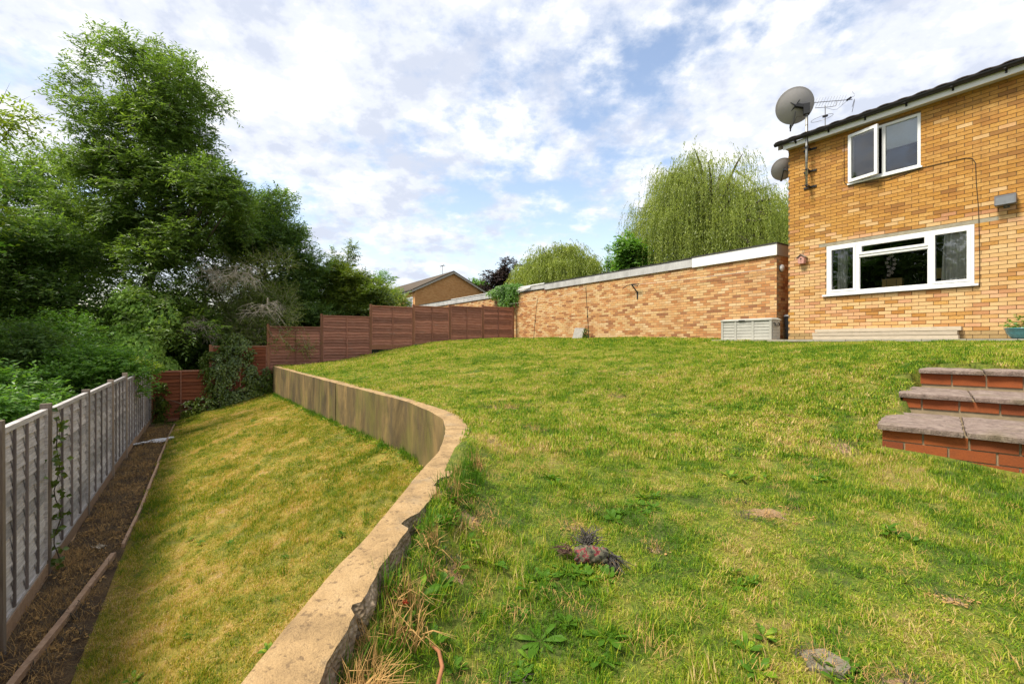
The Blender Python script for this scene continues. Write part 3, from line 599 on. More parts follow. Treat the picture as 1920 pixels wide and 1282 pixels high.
def birdhouse():
    r = hthing('bird_box', 'small pink wooden bird box hanging on the brick wall', 'bird box', .34, -.003, 1.9)
    MB().add([(-.06, -.12, 0), (.06, -.12, 0), (.06, 0, 0), (-.06, 0, 0), (-.075, -.12, .14), (.075, -.12, .14), (.075, 0, .14), (-.075, 0, .14), (0, -.12, .20), (0, 0, .20)], [(0, 3, 2, 1), (0, 1, 5, 8, 4), (2, 3, 7, 9, 6), (1, 2, 6, 5), (0, 4, 7, 3), (4, 8, 9, 7), (5, 6, 9, 8)]).build('box', 'pink_paint', r)
    MB().obox(Matrix.Translation((-.052, -.065, .178)) @ Matrix.Rotation(R(-39), 4, 'Y'), .13, .16, .012).build('roof', 'wood_post', r); MB().obox(Matrix.Translation((.052, -.065, .182)) @ Matrix.Rotation(R(39), 4, 'Y'), .13, .16, .012).build('roof', 'wood_post', r)
    MB().lathe([(0, 0), (.018, 0), (.018, .003), (0, .003)], 12, Matrix.Translation((0, -.1205, .11)) @ Matrix.Rotation(R(90), 4, 'X')).build('entrance_hole', 'black_plastic', r)
    MB().tube([(0, -.12, .07), (0, -.16, .07)], .005, 6).build('perch', 'wood_post', r); MB().tube([(0, -.02, .20), (0, -.012, .34)], .004, 5).build('hanger', 'black_plastic', r)
birdhouse()
def dish(root, c, axis, rad, mat='dish_grey'):
    q = Vector(axis).normalized().to_track_quat('Z', 'Y').to_matrix().to_4x4(); M = Matrix.Translation(c) @ q
    dp = rad * .22; pr = [(rad * k / 9, dp * (k / 9) ** 2) for k in range(10)]
    m = MB(); m.lathe(pr + [(rad + .008, dp + .003), (rad + .008, dp - .012), (rad - .004, dp - .012)] + [(a, b - .008) for a, b in reversed(pr[:-1])], 40, M); return m.build('reflector', mat, root, True), M, dp
def sat_big():
    r = hthing('satellite_dish', 'large grey satellite dish on a tall pole at the corner of the house', 'satellite dish', .50, -.20, 3.70)
    MB().tube([(0, 0, 0), (0, 0, 1.86)], .026, 14).build('mast', 'steel', r, True)
    for z in (.25, .55, .95, 1.2, 1.45): MB().tube([(0, 0, z), (0, 0, z + .012)], .029, 12).build('clip', 'black_plastic', r)
    for z in (.02, .40, .92):
        b = MB(); b.box(-.02, .02, -.03, .19, z - .02, z + .02).box(-.14, .14, .175, .197, z - .022, z + .022).bar((-.07, -.05, z), (.07, -.05, z), .012); b.build('wall_bracket', 'black_plastic', r)
    inv = (Matrix.Rotation(-RZ, 4, 'Z')).to_3x3(); ax = inv @ Vector((.27, .86, .40)).normalized(); c = Vector((0, 0, 1.92)) + inv @ Vector((-.20, .10, 0.06))
    ref, M, dp = dish(r, c, ax, .405)
    hub = Vector((0, 0, 1.78)); m = MB(); m.obox(Matrix.Translation(hub + Vector((0, 0, .06))) @ Matrix.Rotation(.5, 4, 'Z'), .13, .13, .24)
    bc = M @ Vector((0, 0, -.03)); m.bar(hub + Vector((0, 0, .12)), bc, .10, .07)
    for a in range(4):
        p = M @ Vector((.20 * math.cos(a * math.pi / 2 + .6), .20 * math.sin(a * math.pi / 2 + .6), .04)); m.bar(bc, p, .03, .02)
    m.build('back_bracket', 'black_plastic', r)
    low = M @ Vector((0, -.385, dp - .03)); tip = M @ Vector((-.05, -.50, .46)); e = M @ Vector((0, -.12, -.04))
    MB().tube([e, low + ax * -.06, tip], .012, 8).build('feed_arm', 'grey_plastic', r)
    d = (M @ Vector((0, 0, .1)) - tip).normalized(); MB().tube([tip, tip + d * .11], [.028, .034], 12).tube([tip + Vector((0, 0, .0)), tip + Vector((.0, .0, -.06)) - d * .03], .018, 8).build('feed_horn', 'black_plastic', r)
    MB().tube([tip, low + Vector((0, 0, -.06)), e + Vector((.03, 0, -.15)), hub + Vector((.03, 0, -.1)), (.03, -.005, 1.3), (.03, 0, .6)], .005, 6).build('cable', 'cable', r)
sat_big()
def sat_small():
    r = hthing('small_satellite_dish', 'small grey satellite dish under the eaves at the house corner', 'satellite dish', -.03, .30, 4.25)
    inv = (Matrix.Rotation(-RZ, 4, 'Z')).to_3x3(); ax = inv @ Vector((.15, .88, .40)).normalized(); c = Vector((-.22, -.02, .20))
    ref, M, dp = dish(r, c, ax, .27)
    MB().box(-.01, .03, -.06, .06, .0, .2).bar((0, 0, .1), c - ax * .02, .04).build('wall_bracket', 'black_plastic', r)
    low = M @ Vector((0, -.26, dp)); tip = M @ Vector((-.10, -.31, .30)); MB().tube([c - ax * .03, low - ax * .05, tip], .011, 8).build('feed_arm', 'black_plastic', r)
    MB().tube([tip, tip + (c - tip).normalized() * .09], [.03, .036], 12).build('feed_horn', 'black_plastic', r)
sat_small()
def aerial():
    loc = HP(.05, .95, 5.35); r = thing('television_aerial', 'long comb-like television aerial standing above the roof edge', 'aerial', loc, 0)
    base = Vector((0.441, 0.000, -0.079)); MB().tube([base, Vector((0.441, 0.000, 0.797))], .012, 8).build('mast', 'alu', r)
    p, q = Vector((-0.519, 0.000, 0.825)), Vector((1.150, 0.000, 0.964)); MB().tube([p, q], .009, 6).build('boom', 'alu', r)
    MB().tube([Vector((0.177, 0.000, 0.741)), Vector((0.566, 0.000, 0.769)), Vector((0.719, 0.000, 0.797)), Vector((0.733, 0.000, 0.936))], .008, 6).build('support_arm', 'alu', r)
    for i in range(20):
        c = p + (q - p) * (i / 19.0 * .86 + .01); h = .085 + .002 * i; MB().bar(c + Vector((.04, -.03, h)), c + Vector((-.04, .03, -h)), .006).build('element', 'alu', r)
    c = q - Vector((.10, 0, 0)); MB().bar(c + Vector((-.04, 0, -.02)), c + Vector((.06, 0, .05)), .05).build('dipole_box', 'black_plastic', r)
    for a in (-.16, -.08, .08, .16): MB().tube([q + Vector((-.02, -.10, a * .5)), q + Vector((.03, 0, a)), q + Vector((.08, .12, a * 1.7))], .006, 5).build('reflector_rod', 'alu', r)
    cc = Vector((0.357, 0.000, 0.477)); MB().tube([cc + Vector((.24 * math.cos(t), .24 * math.sin(t), .05 * math.cos(t) + .015 * math.sin(t))) for t in np.linspace(0, 2 * math.pi, 25)], .006, 5).build('loop', 'alu', r)
    MB().bar(Vector((0.385, 0.000, 0.519)), Vector((0.497, 0.000, 0.546)), .05).build('loop_clamp', 'black_plastic', r)
    MB().tube([q - Vector((.12, 0, .02)), Vector((0.761, 0.010, 0.713)), Vector((0.649, 0.000, 0.699)), Vector((0.469, 0.000, 0.741))], .004, 5).build('cable', 'cable', r)
aerial()

# indoors
def drape(name, label, q0, q1, y, z0, z1, lean, folds, mat, pinch=0.0):
    r = hthing(name, label, 'curtain', (q0 + q1) / 2, y, z0); V = []; nx, nz = 60, 14
    for j in range(nz + 1):
        v = j / nz; w = 1 - pinch * math.sin(math.pi * min(1, (1 - v) * 1.1)) ** 2
        for i in range(nx + 1):
            u = i / nx; V.append((((u - 1) * w + .5) * (q1 - q0) + lean * (1 - v) * (1 - u), .035 * math.sin(u * folds * 2 * math.pi + 1.2 * math.sin(v * 2)) * (.5 + .5 * v) + .012 * math.sin(u * folds * 5.1), v * (z1 - z0)))
    i = np.arange(nz)[:, None] * (nx + 1) + np.arange(nx)[None]; F = np.stack([i, i + 1, i + nx + 2, i + nx + 1], -1).reshape(-1, 4); link('cloth', np_mesh(name, V, F, mat, smooth=True), r); return r
drape('curtain', 'pale grey curtain drawn to the right side of the wide ground floor window', 2.86, 3.36, .13, 1.10, 2.24, -.05, 5, 'curtain', .0)
drape('curtain', 'grey curtain bunched at the left end of the wide ground floor window', .98, 1.18, .22, 1.10, 2.24, .0, 3, 'curtain')
r = hthing('roller_blind', 'pale roller blind half down in the upstairs window', 'blind', 2.22, .07, 4.14); MB().box(-.29, .29, 0, .004, 0, .50).build('fabric', 'blind', r); MB().tube([(-.29, .0, .5), (.29, 0, .5)], .02, 8).build('roller', 'blind', r)
MB().box(-.29, .29, -.008, .01, -.02, .004).build('bottom_bar', 'blind', r)
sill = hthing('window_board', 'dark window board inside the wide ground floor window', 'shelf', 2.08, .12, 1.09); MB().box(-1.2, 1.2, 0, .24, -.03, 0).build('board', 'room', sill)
r = hthing('cardboard_box', 'brown cardboard box standing on the inner window board', 'box', 2.03, .13, 1.092); MB().box(-.17, .17, 0, .12, 0, .26).build('body', 'cardboard', r)
for x in (-.10, .07): MB().box(x, x + .012, -.003, -.001, .02, .24).build('tape', 'wood_post', r)
MB().box(-.172, .172, -.002, .122, .262, .27).build('flap', 'cardboard', r)
r = hthing('tray', 'low cream tray beside the cardboard box in the window', 'tray', 2.42, .2, 1.092); MB().box(-.2, .2, 0, .1, 0, .05).build('base', 'cream_ware', r); MB().box(-.21, .21, -.01, .11, .051, .062).build('rim', 'cardboard', r)
r = hthing('flower_garland', 'hanging string of pale pink paper flowers behind the window', 'garland', 2.0, .17, 1.40)
MB().tube([(0, 0, 0), (0, 0, .80)], .002, 4).build('string', 'string', r)
for i in range(12):
    x = .07 * (1 if i % 2 else -1) * random.uniform(.3, 1); z = .04 + i * .045; M = Matrix.Translation((x, -.012, z)) @ Matrix.Rotation(R(90), 4, 'X'); m = MB()
    for k in range(5):
        a = k * 2 * math.pi / 5; m.add([M @ Vector((0, 0, 0)), M @ Vector((.03 * math.cos(a - .5), .03 * math.sin(a - .5), .006)), M @ Vector((.042 * math.cos(a), .042 * math.sin(a), .012)), M @ Vector((.03 * math.cos(a + .5), .03 * math.sin(a + .5), .006))], [(0, 1, 2, 3)])
    m.build('flower', 'petal', r)
for q, lab in ((1.30, 'orange and green bowls stacked at the left end of the window board'), (2.86, 'flat orange dish below the pale curtain in the window')):
    r = hthing('dish', lab, 'bowl', q, .19, 1.092); MB().lathe([(0, 0), (.07, 0), (.13, .045), (.125, .05), (.065, .008), (0, .008)], 20).build('bowl', 'orange_ware', r, True)
    if q < 2: MB().lathe([(0, .03), (.06, .03), (.11, .085), (.105, .09), (.05, .04), (0, .04)], 20).build('upper_bowl', 'leaf_bright', r, True)
r = hthing('wall_picture', 'small tan notice seen in the right light of the window', 'notice', 2.73, .35, 1.30); MB().box(-.035, .045, 0, .006, 0, .2).build('sheet', 'cardboard', r)

# ------------------------------------------------------------------ patio, planks, pot, box
def patio():
    root = link('patio', None); root.location = W(6.95, 10.95, 0); root.rotation_euler = (0, 0, RZ); tag(root, kind='structure')
    MB().box(.01, 16, .03, 1.24, -.3, .008).build('base', 'mortar_garage', root)
    sm = {}
    x = 0; i = 0
    while x < 15:
        for j in range(2):
            m = MB().box(.004, .596, j * .57 + .004, j * .57 + .566, .0095, .055); o = m.build('paving_slab', 'patio_slab', root); o.location = (x, 0, random.uniform(-.002, .002))
        x += .6; i += 1
patio()
for k, (lab, y0, dq) in enumerate((('bottom pale timber plank of the stack against the house wall', -.17, 0), ('middle pale timber plank of the stack against the house wall', -.150, -.02), ('topmost pale timber plank of the stack against the house wall', -.128, .03))):
    r = hthing('timber_plank', lab, 'plank', .62 + dq, y0, ZP + .003 + k * .084, 'planks stacked by the house'); m = MB(); n = 10
    for i in range(n + 1):
        x = 2.51 * i / n; w = .002 * math.sin(i * 1.7 + k); m.v += [(x, w, .0), (x, .12 + w, 0), (x, .12 + w, .074), (x, w, .074)]
    for i in range(n):
        for j in range(4): m.f.append((4 * i + j, 4 * i + (j + 1) % 4, 4 * i + 4 + (j + 1) % 4, 4 * i + 4 + j))
    m.f += [(3, 2, 1, 0), (4 * n, 4 * n + 1, 4 * n + 2, 4 * n + 3)]; m.r = [0] * len(m.f); m.build('timber', 'wood_plank', r)

# ------------------------------------------------------------------ foliage helpers
def leaves(name, P, D, Nn, L, Wd, mat, parent, rg, fold=.12):
    n = len(P); D = D / np.linalg.norm(D, axis=1)[:, None]; S = np.cross(D, Nn); S /= np.maximum(np.linalg.norm(S, axis=1), 1e-6)[:, None]; Nn = np.cross(S, D)
    L = np.broadcast_to(np.asarray(L, float), (n,))[:, None]; Wd = np.broadcast_to(np.asarray(Wd, float), (n,))[:, None]
    mid = P + D * L * .45; V = np.stack([P, mid + S * Wd / 2 + Nn * Wd * fold, P + D * L - Nn * L * .08, mid - S * Wd / 2 + Nn * Wd * fold], 1).reshape(-1, 3)
    F = np.arange(4 * n).reshape(n, 4); return link(name, np_mesh(name, V, F, mat, rg.random(n)), parent)
def unit(rg, n):
    v = rg.normal(size=(n, 3)); return v / np.linalg.norm(v, axis=1)[:, None]
def twig_leaves(rg, blobs, ntw, per, tl, up=.25, hang=0.0, shell=(.35, 1.0), spread=.55):
    """twigs spread through blobs (cx,cy,cz,rx,ry,rz); leaves in pairs along every twig"""
    B = np.array(blobs, float); w = (B[:, 3] * B[:, 4] * B[:, 5]) ** (2 / 3); idx = rg.choice(len(B), ntw, p=w / w.sum()); b = B[idx]
    u = unit(rg, ntw); u[:, 2] = np.where(u[:, 2] < -.3, u[:, 2] * .5, u[:, 2]); fr = rg.uniform(shell[0], shell[1], ntw)[:, None] ** .6
    base = b[:, :3] + u * b[:, 3:] * fr; d = u * b[:, 3:] / b[:, 3:].max(axis=1)[:, None] + rg.normal(size=(ntw, 3)) * spread + np.array((0, 0, up)); d /= np.linalg.norm(d, axis=1)[:, None]
    tlen = tl * rg.uniform(.6, 1.3, ntw); k = np.arange(per); f = (k + .5) / per
    P = base[:, None] + d[:, None] * (tlen[:, None] * f)[..., None]; P[..., 2] -= hang * (tlen[:, None] * f) ** 2 / tl
    sd = np.cross(d, np.array((0, 0, 1.0))); sd /= np.maximum(np.linalg.norm(sd, axis=1), 1e-6)[:, None]; sgn = np.where(k % 2 == 0, 1, -1)[None, :, None]
    D = d[:, None] * .55 + sd[:, None] * sgn * .8 + rg.normal(size=(ntw, per, 3)) * .25 + np.array((0, 0, -.15)); N_ = np.array((0, 0, 1.0)) + u[:, None] * .5 + rg.normal(size=(ntw, per, 3)) * .45
    return P.reshape(-1, 3), D.reshape(-1, 3), N_.reshape(-1, 3), base, base + d * tlen[:, None]
def limbs(name, mat, parent, base, top, blobs, r0, rg, nl=None, wob=.25):
    m = MB(); base, top = Vector(base), Vector(top); ax = [base + (top - base) * f + Vector((rg.normal() * wob * f * (1 - f), rg.normal() * wob * f * (1 - f), 0)) * 2 for f in np.linspace(0, 1, 9)]
    m.tube(ax, [r0 * (1 - .85 * f) * (1.35 if f == 0 else 1) for f in np.linspace(0, 1, 9)], 10)
    for b in blobs[:nl]:
        c = Vector(b[:3]); f = min(.92, max(.15, (c.z - base.z - .55 * (c.xy - base.xy).length) / max(.1, (top - base).length))); i = f * 8; k = int(i); p = ax[k].lerp(ax[min(8, k + 1)], i - k)
        mid = p.lerp(c, .5) + Vector((rg.normal() * .15, rg.normal() * .15, -.12 * (c - p).length)); e = c + (c - p).normalized() * min(b[3:6]) * .5; r = r0 * (1 - .85 * f) * .55; m.tube([p, p.lerp(mid, .5), mid, mid.lerp(c, .6), e], [r, r * .8, r * .6, r * .4, r * .12], 6, False)
    return m.build(name, mat, parent, True)
def twigs_mesh(name, mat, parent, A, B, r, rg, keep=.5):
    """thin three-sided twigs"""
    sel = rg.random(len(A)) < keep; A, B = A[sel], B[sel]; d = B - A; d /= np.linalg.norm(d, axis=1)[:, None]; s = np.cross(d, np.array((.3, .2, 1.0))); s /= np.linalg.norm(s, axis=1)[:, None]; t = np.cross(d, s); V = []
    for k in range(3): V.append(A + (s * math.cos(k * 2.094) + t * math.sin(k * 2.094)) * r)
    V.append(B); V = np.stack(V, 1).reshape(-1, 3); n = len(A); o = np.arange(n)[:, None] * 4; F = np.concatenate([o + np.array([[0, 1, 3]]), o + np.array([[1, 2, 3]]), o + np.array([[2, 0, 3]])]); return link(name, np_mesh(name, V, F, mat), parent)
def lumps(rg, c, r, n, size=.38, zmin=None):
    """sub-blobs spread through an ellipsoid; c, r absolute"""
    out = []
    for k in range(n):
        u = unit(rg, 1)[0]; f = rg.uniform(.35, .92); p = np.array(c) + u * np.array(r) * f; q = size * rg.uniform(.7, 1.25)
        if zmin is not None: p[2] = max(p[2], zmin)
        out.append((*p, r[0] * q, r[1] * q, min(r[2], (r[0] + r[1]) / 2) * q * .8))
    return out
def tree(name, label, cat, base, top, blobs, ntw, per, tl, L, Wd, mat, seed, r0=.15, bark='bark', group=None, up=.25, hang=0.0, spread=.55, shell=(.35, 1.0), nl=None, twk=.25):
    rg = np.random.default_rng(seed); root = thing(name, label, cat, base, 0, group); off = np.array(base); rel = [tuple(np.array(b[:3]) - off) + tuple(b[3:]) for b in blobs]
    limbs('trunk', bark, root, (0, 0, -.3), tuple(np.array(top) - off), rel, r0, rg, nl)
    P, D, N_, A, B = twig_leaves(rg, rel, ntw, per, tl, up, hang, shell, spread); n = len(P)
    leaves('crown', P, D, N_, L * rg.uniform(.65, 1.25, n), Wd * rg.uniform(.7, 1.2, n), mat, root, rg)
    if twk: twigs_mesh('twigs', bark, root, A, B, .008 if L > .1 else .005, rg, twk)
    return root

# plants near the house
def pot():
    r = hthing('plant_pot', 'glazed teal bowl pot with a leafy plant by the house wall', 'pot', 3.99, -.32, ZP)
    MB().lathe([(0, 0), (.12, 0), (.155, .02), (.215, .10), (.23, .17), (.245, .175), (.245, .19), (.225, .19), (.205, .165), (0, .165)], 28).build('pot', 'pot_teal', r, True)
    MB().lathe([(0, .17), (.2, .168)], 20).build('earth', 'soil', r)
    rg = np.random.default_rng(3); P, D, N_, A, B = twig_leaves(rg, [(0, 0, .24, .2, .2, .10)], 46, 6, .12); leaves('foliage', P, D, N_, .06, .035, 'leaf_bright', r, rg); twigs_mesh('stems', 'leaf_bright', r, A * np.array((.4, .4, .7)), A, .003, rg, 1)
pot()
def storage():
    loc = W(6.84, 11.22, ZP + .002); r = thing('storage_box', 'weathered pale grey garden storage box standing in front of the garages', 'storage box', loc, RZ); Lx, Dy, Hz = 1.28, .42, .50
    MB().box(.02, Lx - .02, .02, Dy - .02, .02, Hz - .02).build('carcass', 'box_grey', r)
    for x in (0, .36, .80, Lx - .055): MB().box(x, x + .055, -.006, .02, 0, Hz - .03).build('upright', 'box_grey', r)
    for x in (Lx - .02,): 
        for y in (-.004, Dy - .05): MB().box(x, x + .008, y, y + .055, 0, Hz - .03).build('upright', 'box_grey', r)
    n = 6; h = (Hz - .04) / n
    for a, b in ((.055, .36), (.415, .80), (.855, Lx - .055)):
        for k in range(n): MB().add([(a, .004, k * h + .005), (b, .004, k * h + .005), (b, .012, (k + 1) * h), (a, .012, (k + 1) * h), (a, .02, k * h + .005), (b, .02, k * h + .005), (b, .02, (k + 1) * h), (a, .02, (k + 1) * h)], [(0, 1, 2, 3), (0, 4, 5, 1), (3, 2, 6, 7), (0, 3, 7, 4), (1, 5, 6, 2)]).build('slat', 'box_grey', r)
    for k in range(n): MB().box(Lx - .02, Lx - .005, .055, Dy - .05, k * h + .006, (k + 1) * h).build('slat', 'box_grey', r)
    lid = MB().box(-.015, Lx + .015, -.02, Dy + .01, Hz - .03, Hz - .002).add([(-.01, -.015, Hz - .002), (Lx + .01, -.015, Hz - .002), (Lx + .01, Dy, Hz - .002), (-.01, Dy, Hz - .002), (.04, .05, Hz + .025), (Lx - .04, .05, Hz + .025), (Lx - .04, Dy - .05, Hz + .025), (.04, Dy - .05, Hz + .025)], [(0, 1, 5, 4), (1, 2, 6, 5), (2, 3, 7, 6), (3, 0, 4, 7), (4, 5, 6, 7)]).build('lid', 'box_grey', r)
    MB().box(.48, .64, -.027, -.0205, Hz - .035, Hz - .012).build('latch', 'black_plastic', r)
    MB().tube([(Lx + .005, .10, Hz - .10), (Lx + .035, .10, Hz - .10), (Lx + .035, .10, Hz - .16), (Lx + .035, .30, Hz - .16), (Lx + .035, .30, Hz - .10), (Lx + .005, .30, Hz - .10)], .012, 6).build('handle', 'black_plastic', r)
storage()
def bin_():
    r = thing('wheelie_bin', 'dark wheeled bin standing in the narrow gap beside the house', 'bin', W(5.73, 12.75, .04), RZ)
    MB().add([(-.12, -.2, .06), (.12, -.2, .06), (.12, .2, .06), (-.12, .2, .06), (-.145, -.26, .62), (.145, -.26, .62), (.145, .26, .62), (-.145, .26, .62)], [(0, 3, 2, 1), (0, 1, 5, 4), (1, 2, 6, 5), (2, 3, 7, 6), (3, 0, 4, 7), (4, 5, 6, 7)]).build('body', 'black_plastic', r)
    MB().add([(-.15, -.28, .622), (.15, -.28, .622), (.15, .27, .622), (-.15, .27, .622), (-.13, -.25, .67), (.13, -.25, .67), (.13, .25, .69), (-.13, .25, .69)], [(0, 1, 5, 4), (1, 2, 6, 5), (2, 3, 7, 6), (3, 0, 4, 7), (4, 5, 6, 7)]).build('lid', 'grey_plastic', r)
    for x in (-.13, .105): MB().tube([(x, .19, .075), (x + .025, .19, .075)], .073, 14).build('wheel', 'black_plastic', r)
bin_()

# ------------------------------------------------------------------ garages
GAR = W(5.92, 12.20, 0.02)
def garages():
    root = thing('garage_block', 'long low flat roofed brick garage block along the back of the lawn', 'garage', GAR, RZ); Lg = 23.6; H = 2.27
    M = Matrix.Translation(GAR) @ Matrix.Rotation(RZ, 4, 'Z')
    MB().box(-Lg, -.004, .006, .12, -.2, H).build('wall', 'mortar_garage', root)
    lay_bricks(root, M, -Lg, 0, .01, H - .01, [], lambda z, r: 'brick_garage', 0.0, 300, 9, vis=lambda x, z: x > -12.4)
    # right end
    e = MB().box(-.12, -.006, .121, 5.0, -.2, H); e.build('end_wall', 'mortar_garage', root); rg = random.Random(4); m = MB()
    for rr in range(30):
        y = .0 + (.1125 if rr % 2 else 0)
        while y < 4.9: m.box(-.03, .0, max(y, .031), y + .215, .01 + rr * .075, .075 + rr * .075, rg.uniform(.01, .99)); y += .225
    tag(m.build('end_brickwork', 'brick_garage', root), kind='stuff')
    MB().box(-Lg, -.1, 4.9, 5.0, -.2, H).box(-Lg, -Lg + .1, .13, 4.9, -.2, H).build('rear_wall', 'brick_far', root)
    MB().box(-Lg, -.02, .02, 4.98, H + .001, H + .18).build('roof', 'felt', root)
    MB().box(-2.42, .03, -.055, -.03, H - .055, H + .235).build('fascia_board', 'fascia_white', root)
    MB().box(.005, .03, -.029, 5.0, H - .055, H + .235).build('end_fascia', 'soffit', root)
    MB().box(-2.43, .045, -.07, .1, H + .2355, H + .268).box(.006, .045, .101, 5.0, H + .2355, H + .268).build('roof_trim', 'felt', root)
    x = -2.425
    for k, ln in enumerate((2.4, 2.4, 2.4, 1.9, 2.3, 2.4, 2.4, 2.4, 2.55)):
        dz = random.uniform(-.006, .006); o = MB().box(x - ln + .006, x, -.05, -.028, H - .03, H + .215).build('fascia_board', 'fascia_old', root); o.location = (0, 0, dz)
        if k == 3: o.rotation_euler = (0, R(.35), 0)
        if k < 3 or k > 6: MB().box(x - ln, x - .004, -.068, .1, H + .2225, H + .245).build('roof_trim', 'felt', root)
        else: MB().box(x - ln, x - .004, -.075, .1, H + .2225, H + .252).build('roof_trim', 'fascia_white', root)
        x -= ln
    o = MB().box(-1.0, 0, -.012, .012, -.03, .03).build('loose_trim', 'fascia_white', root); o.location = (-10.6, -.10, H + .19); o.rotation_euler = (0, R(-4), R(3))
garages()
def gpt(x, y, z): return (Matrix.Translation(GAR) @ Matrix.Rotation(RZ, 4, 'Z')) @ Vector((x, y, z - .02))
def round_lamp():
    r = thing('wall_lamp', 'white oval lamp on the shaded end wall of the garages', 'lamp', gpt(.002, .22, 1.92), RZ)
    MB().lathe([(0, 0), (.10, 0), (.10, .02), (0, .02)], 20, Matrix.Rotation(R(90), 4, 'Y')).build('base', 'grey_plastic', r); MB().lathe([(.095, .021), (.09, .045), (.06, .065), (0, .072)], 20, Matrix.Rotation(R(90), 4, 'Y')).build('diffuser', 'fascia_white', r, True)
round_lamp()
def bracket():
    r = thing('line_bracket', 'black T-shaped washing line bracket on the garage wall', 'bracket', gpt(-4.55, -.002, 1.46), RZ)
    MB().box(-.025, .025, -.012, 0, 0, .26).build('foot_plate', 'black_plastic', r); MB().bar((0, -.01, .22), (-.10, -.16, .47), .035).build('arm', 'black_plastic', r)
    MB().tube([(-.50, -.17, .40), (-.33, -.17, .47), (-.12, -.17, .50), (.06, -.17, .50), (.22, -.17, .47)], .014, 6).build('crossbar', 'black_plastic', r); MB().bar((-.14, -.17, .485), (.16, -.17, .43), .03).build('stay', 'black_plastic', r)
bracket()
def posts_and_line():
    def rod(label, s, t, h, lean):
        z = float(z_up(s, t)[0]); loc = W(s, t, z); r = thing('line_prop', label, 'prop', loc, 0); top = Vector((lean, 0, h)); MB().tube([(0, 0, -.1), top * .45, top], .010, 6).build('pole', 'cable', r); MB().tube([top * .46 - Vector((0, 0, .04)), top * .46 + Vector((0, 0, .04))], .02, 8).build('clamp', 'black_plastic', r)
        MB().tube([top, top + Vector((.03, 0, .05))], .006, 5).build('hook', 'black_plastic', r); return loc + top
    a = rod('thin metal line prop nearest the back fence leaning right', 14.13, 10.5, 1.58, .16); b = rod('thin metal line prop in front of the middle of the garage wall leaning left', 11.04, 10.5, 1.75, -.11)
    def sag(p, q, d, n=10): return [p.lerp(q, i / n) + Vector((0, 0, -4 * d * (i / n) * (1 - i / n))) for i in range(n + 1)]
    e = gpt(-12.9, -.02, 1.85); r = thing('washing_line', 'thin white washing line strung from the ivy to the metal props', 'washing line', e); MB().tube([p - e for p in sag(e, a, .03) + sag(a, b, .10)[1:]], .0035, 4).build('line', 'string', r)
    p = gpt(-4.55 + .2, -.17, 1.93); q = gpt(.0, -.06, 1.90); r = thing('washing_line', 'white washing line running from the black bracket to the garage corner', 'washing line', p); MB().tube([v - p for v in sag(p, q, .02)], .004, 4).build('line', 'string', r)
posts_and_line()
def leaning_slab():
    loc = W(13.15, 11.86, float(z_up(13.15, 11.86)[0])); r = thing('paving_slab', 'grey paving slab leaning against the foot of the garage wall', 'slab', loc, RZ); MB().obox(Matrix.Translation((0, .1, .21)) @ Matrix.Rotation(R(-16), 4, 'X') @ Matrix.Rotation(R(3), 4, 'Y'), .56, .045, .44).build('slab', 'paving_grey', r)
leaning_slab()

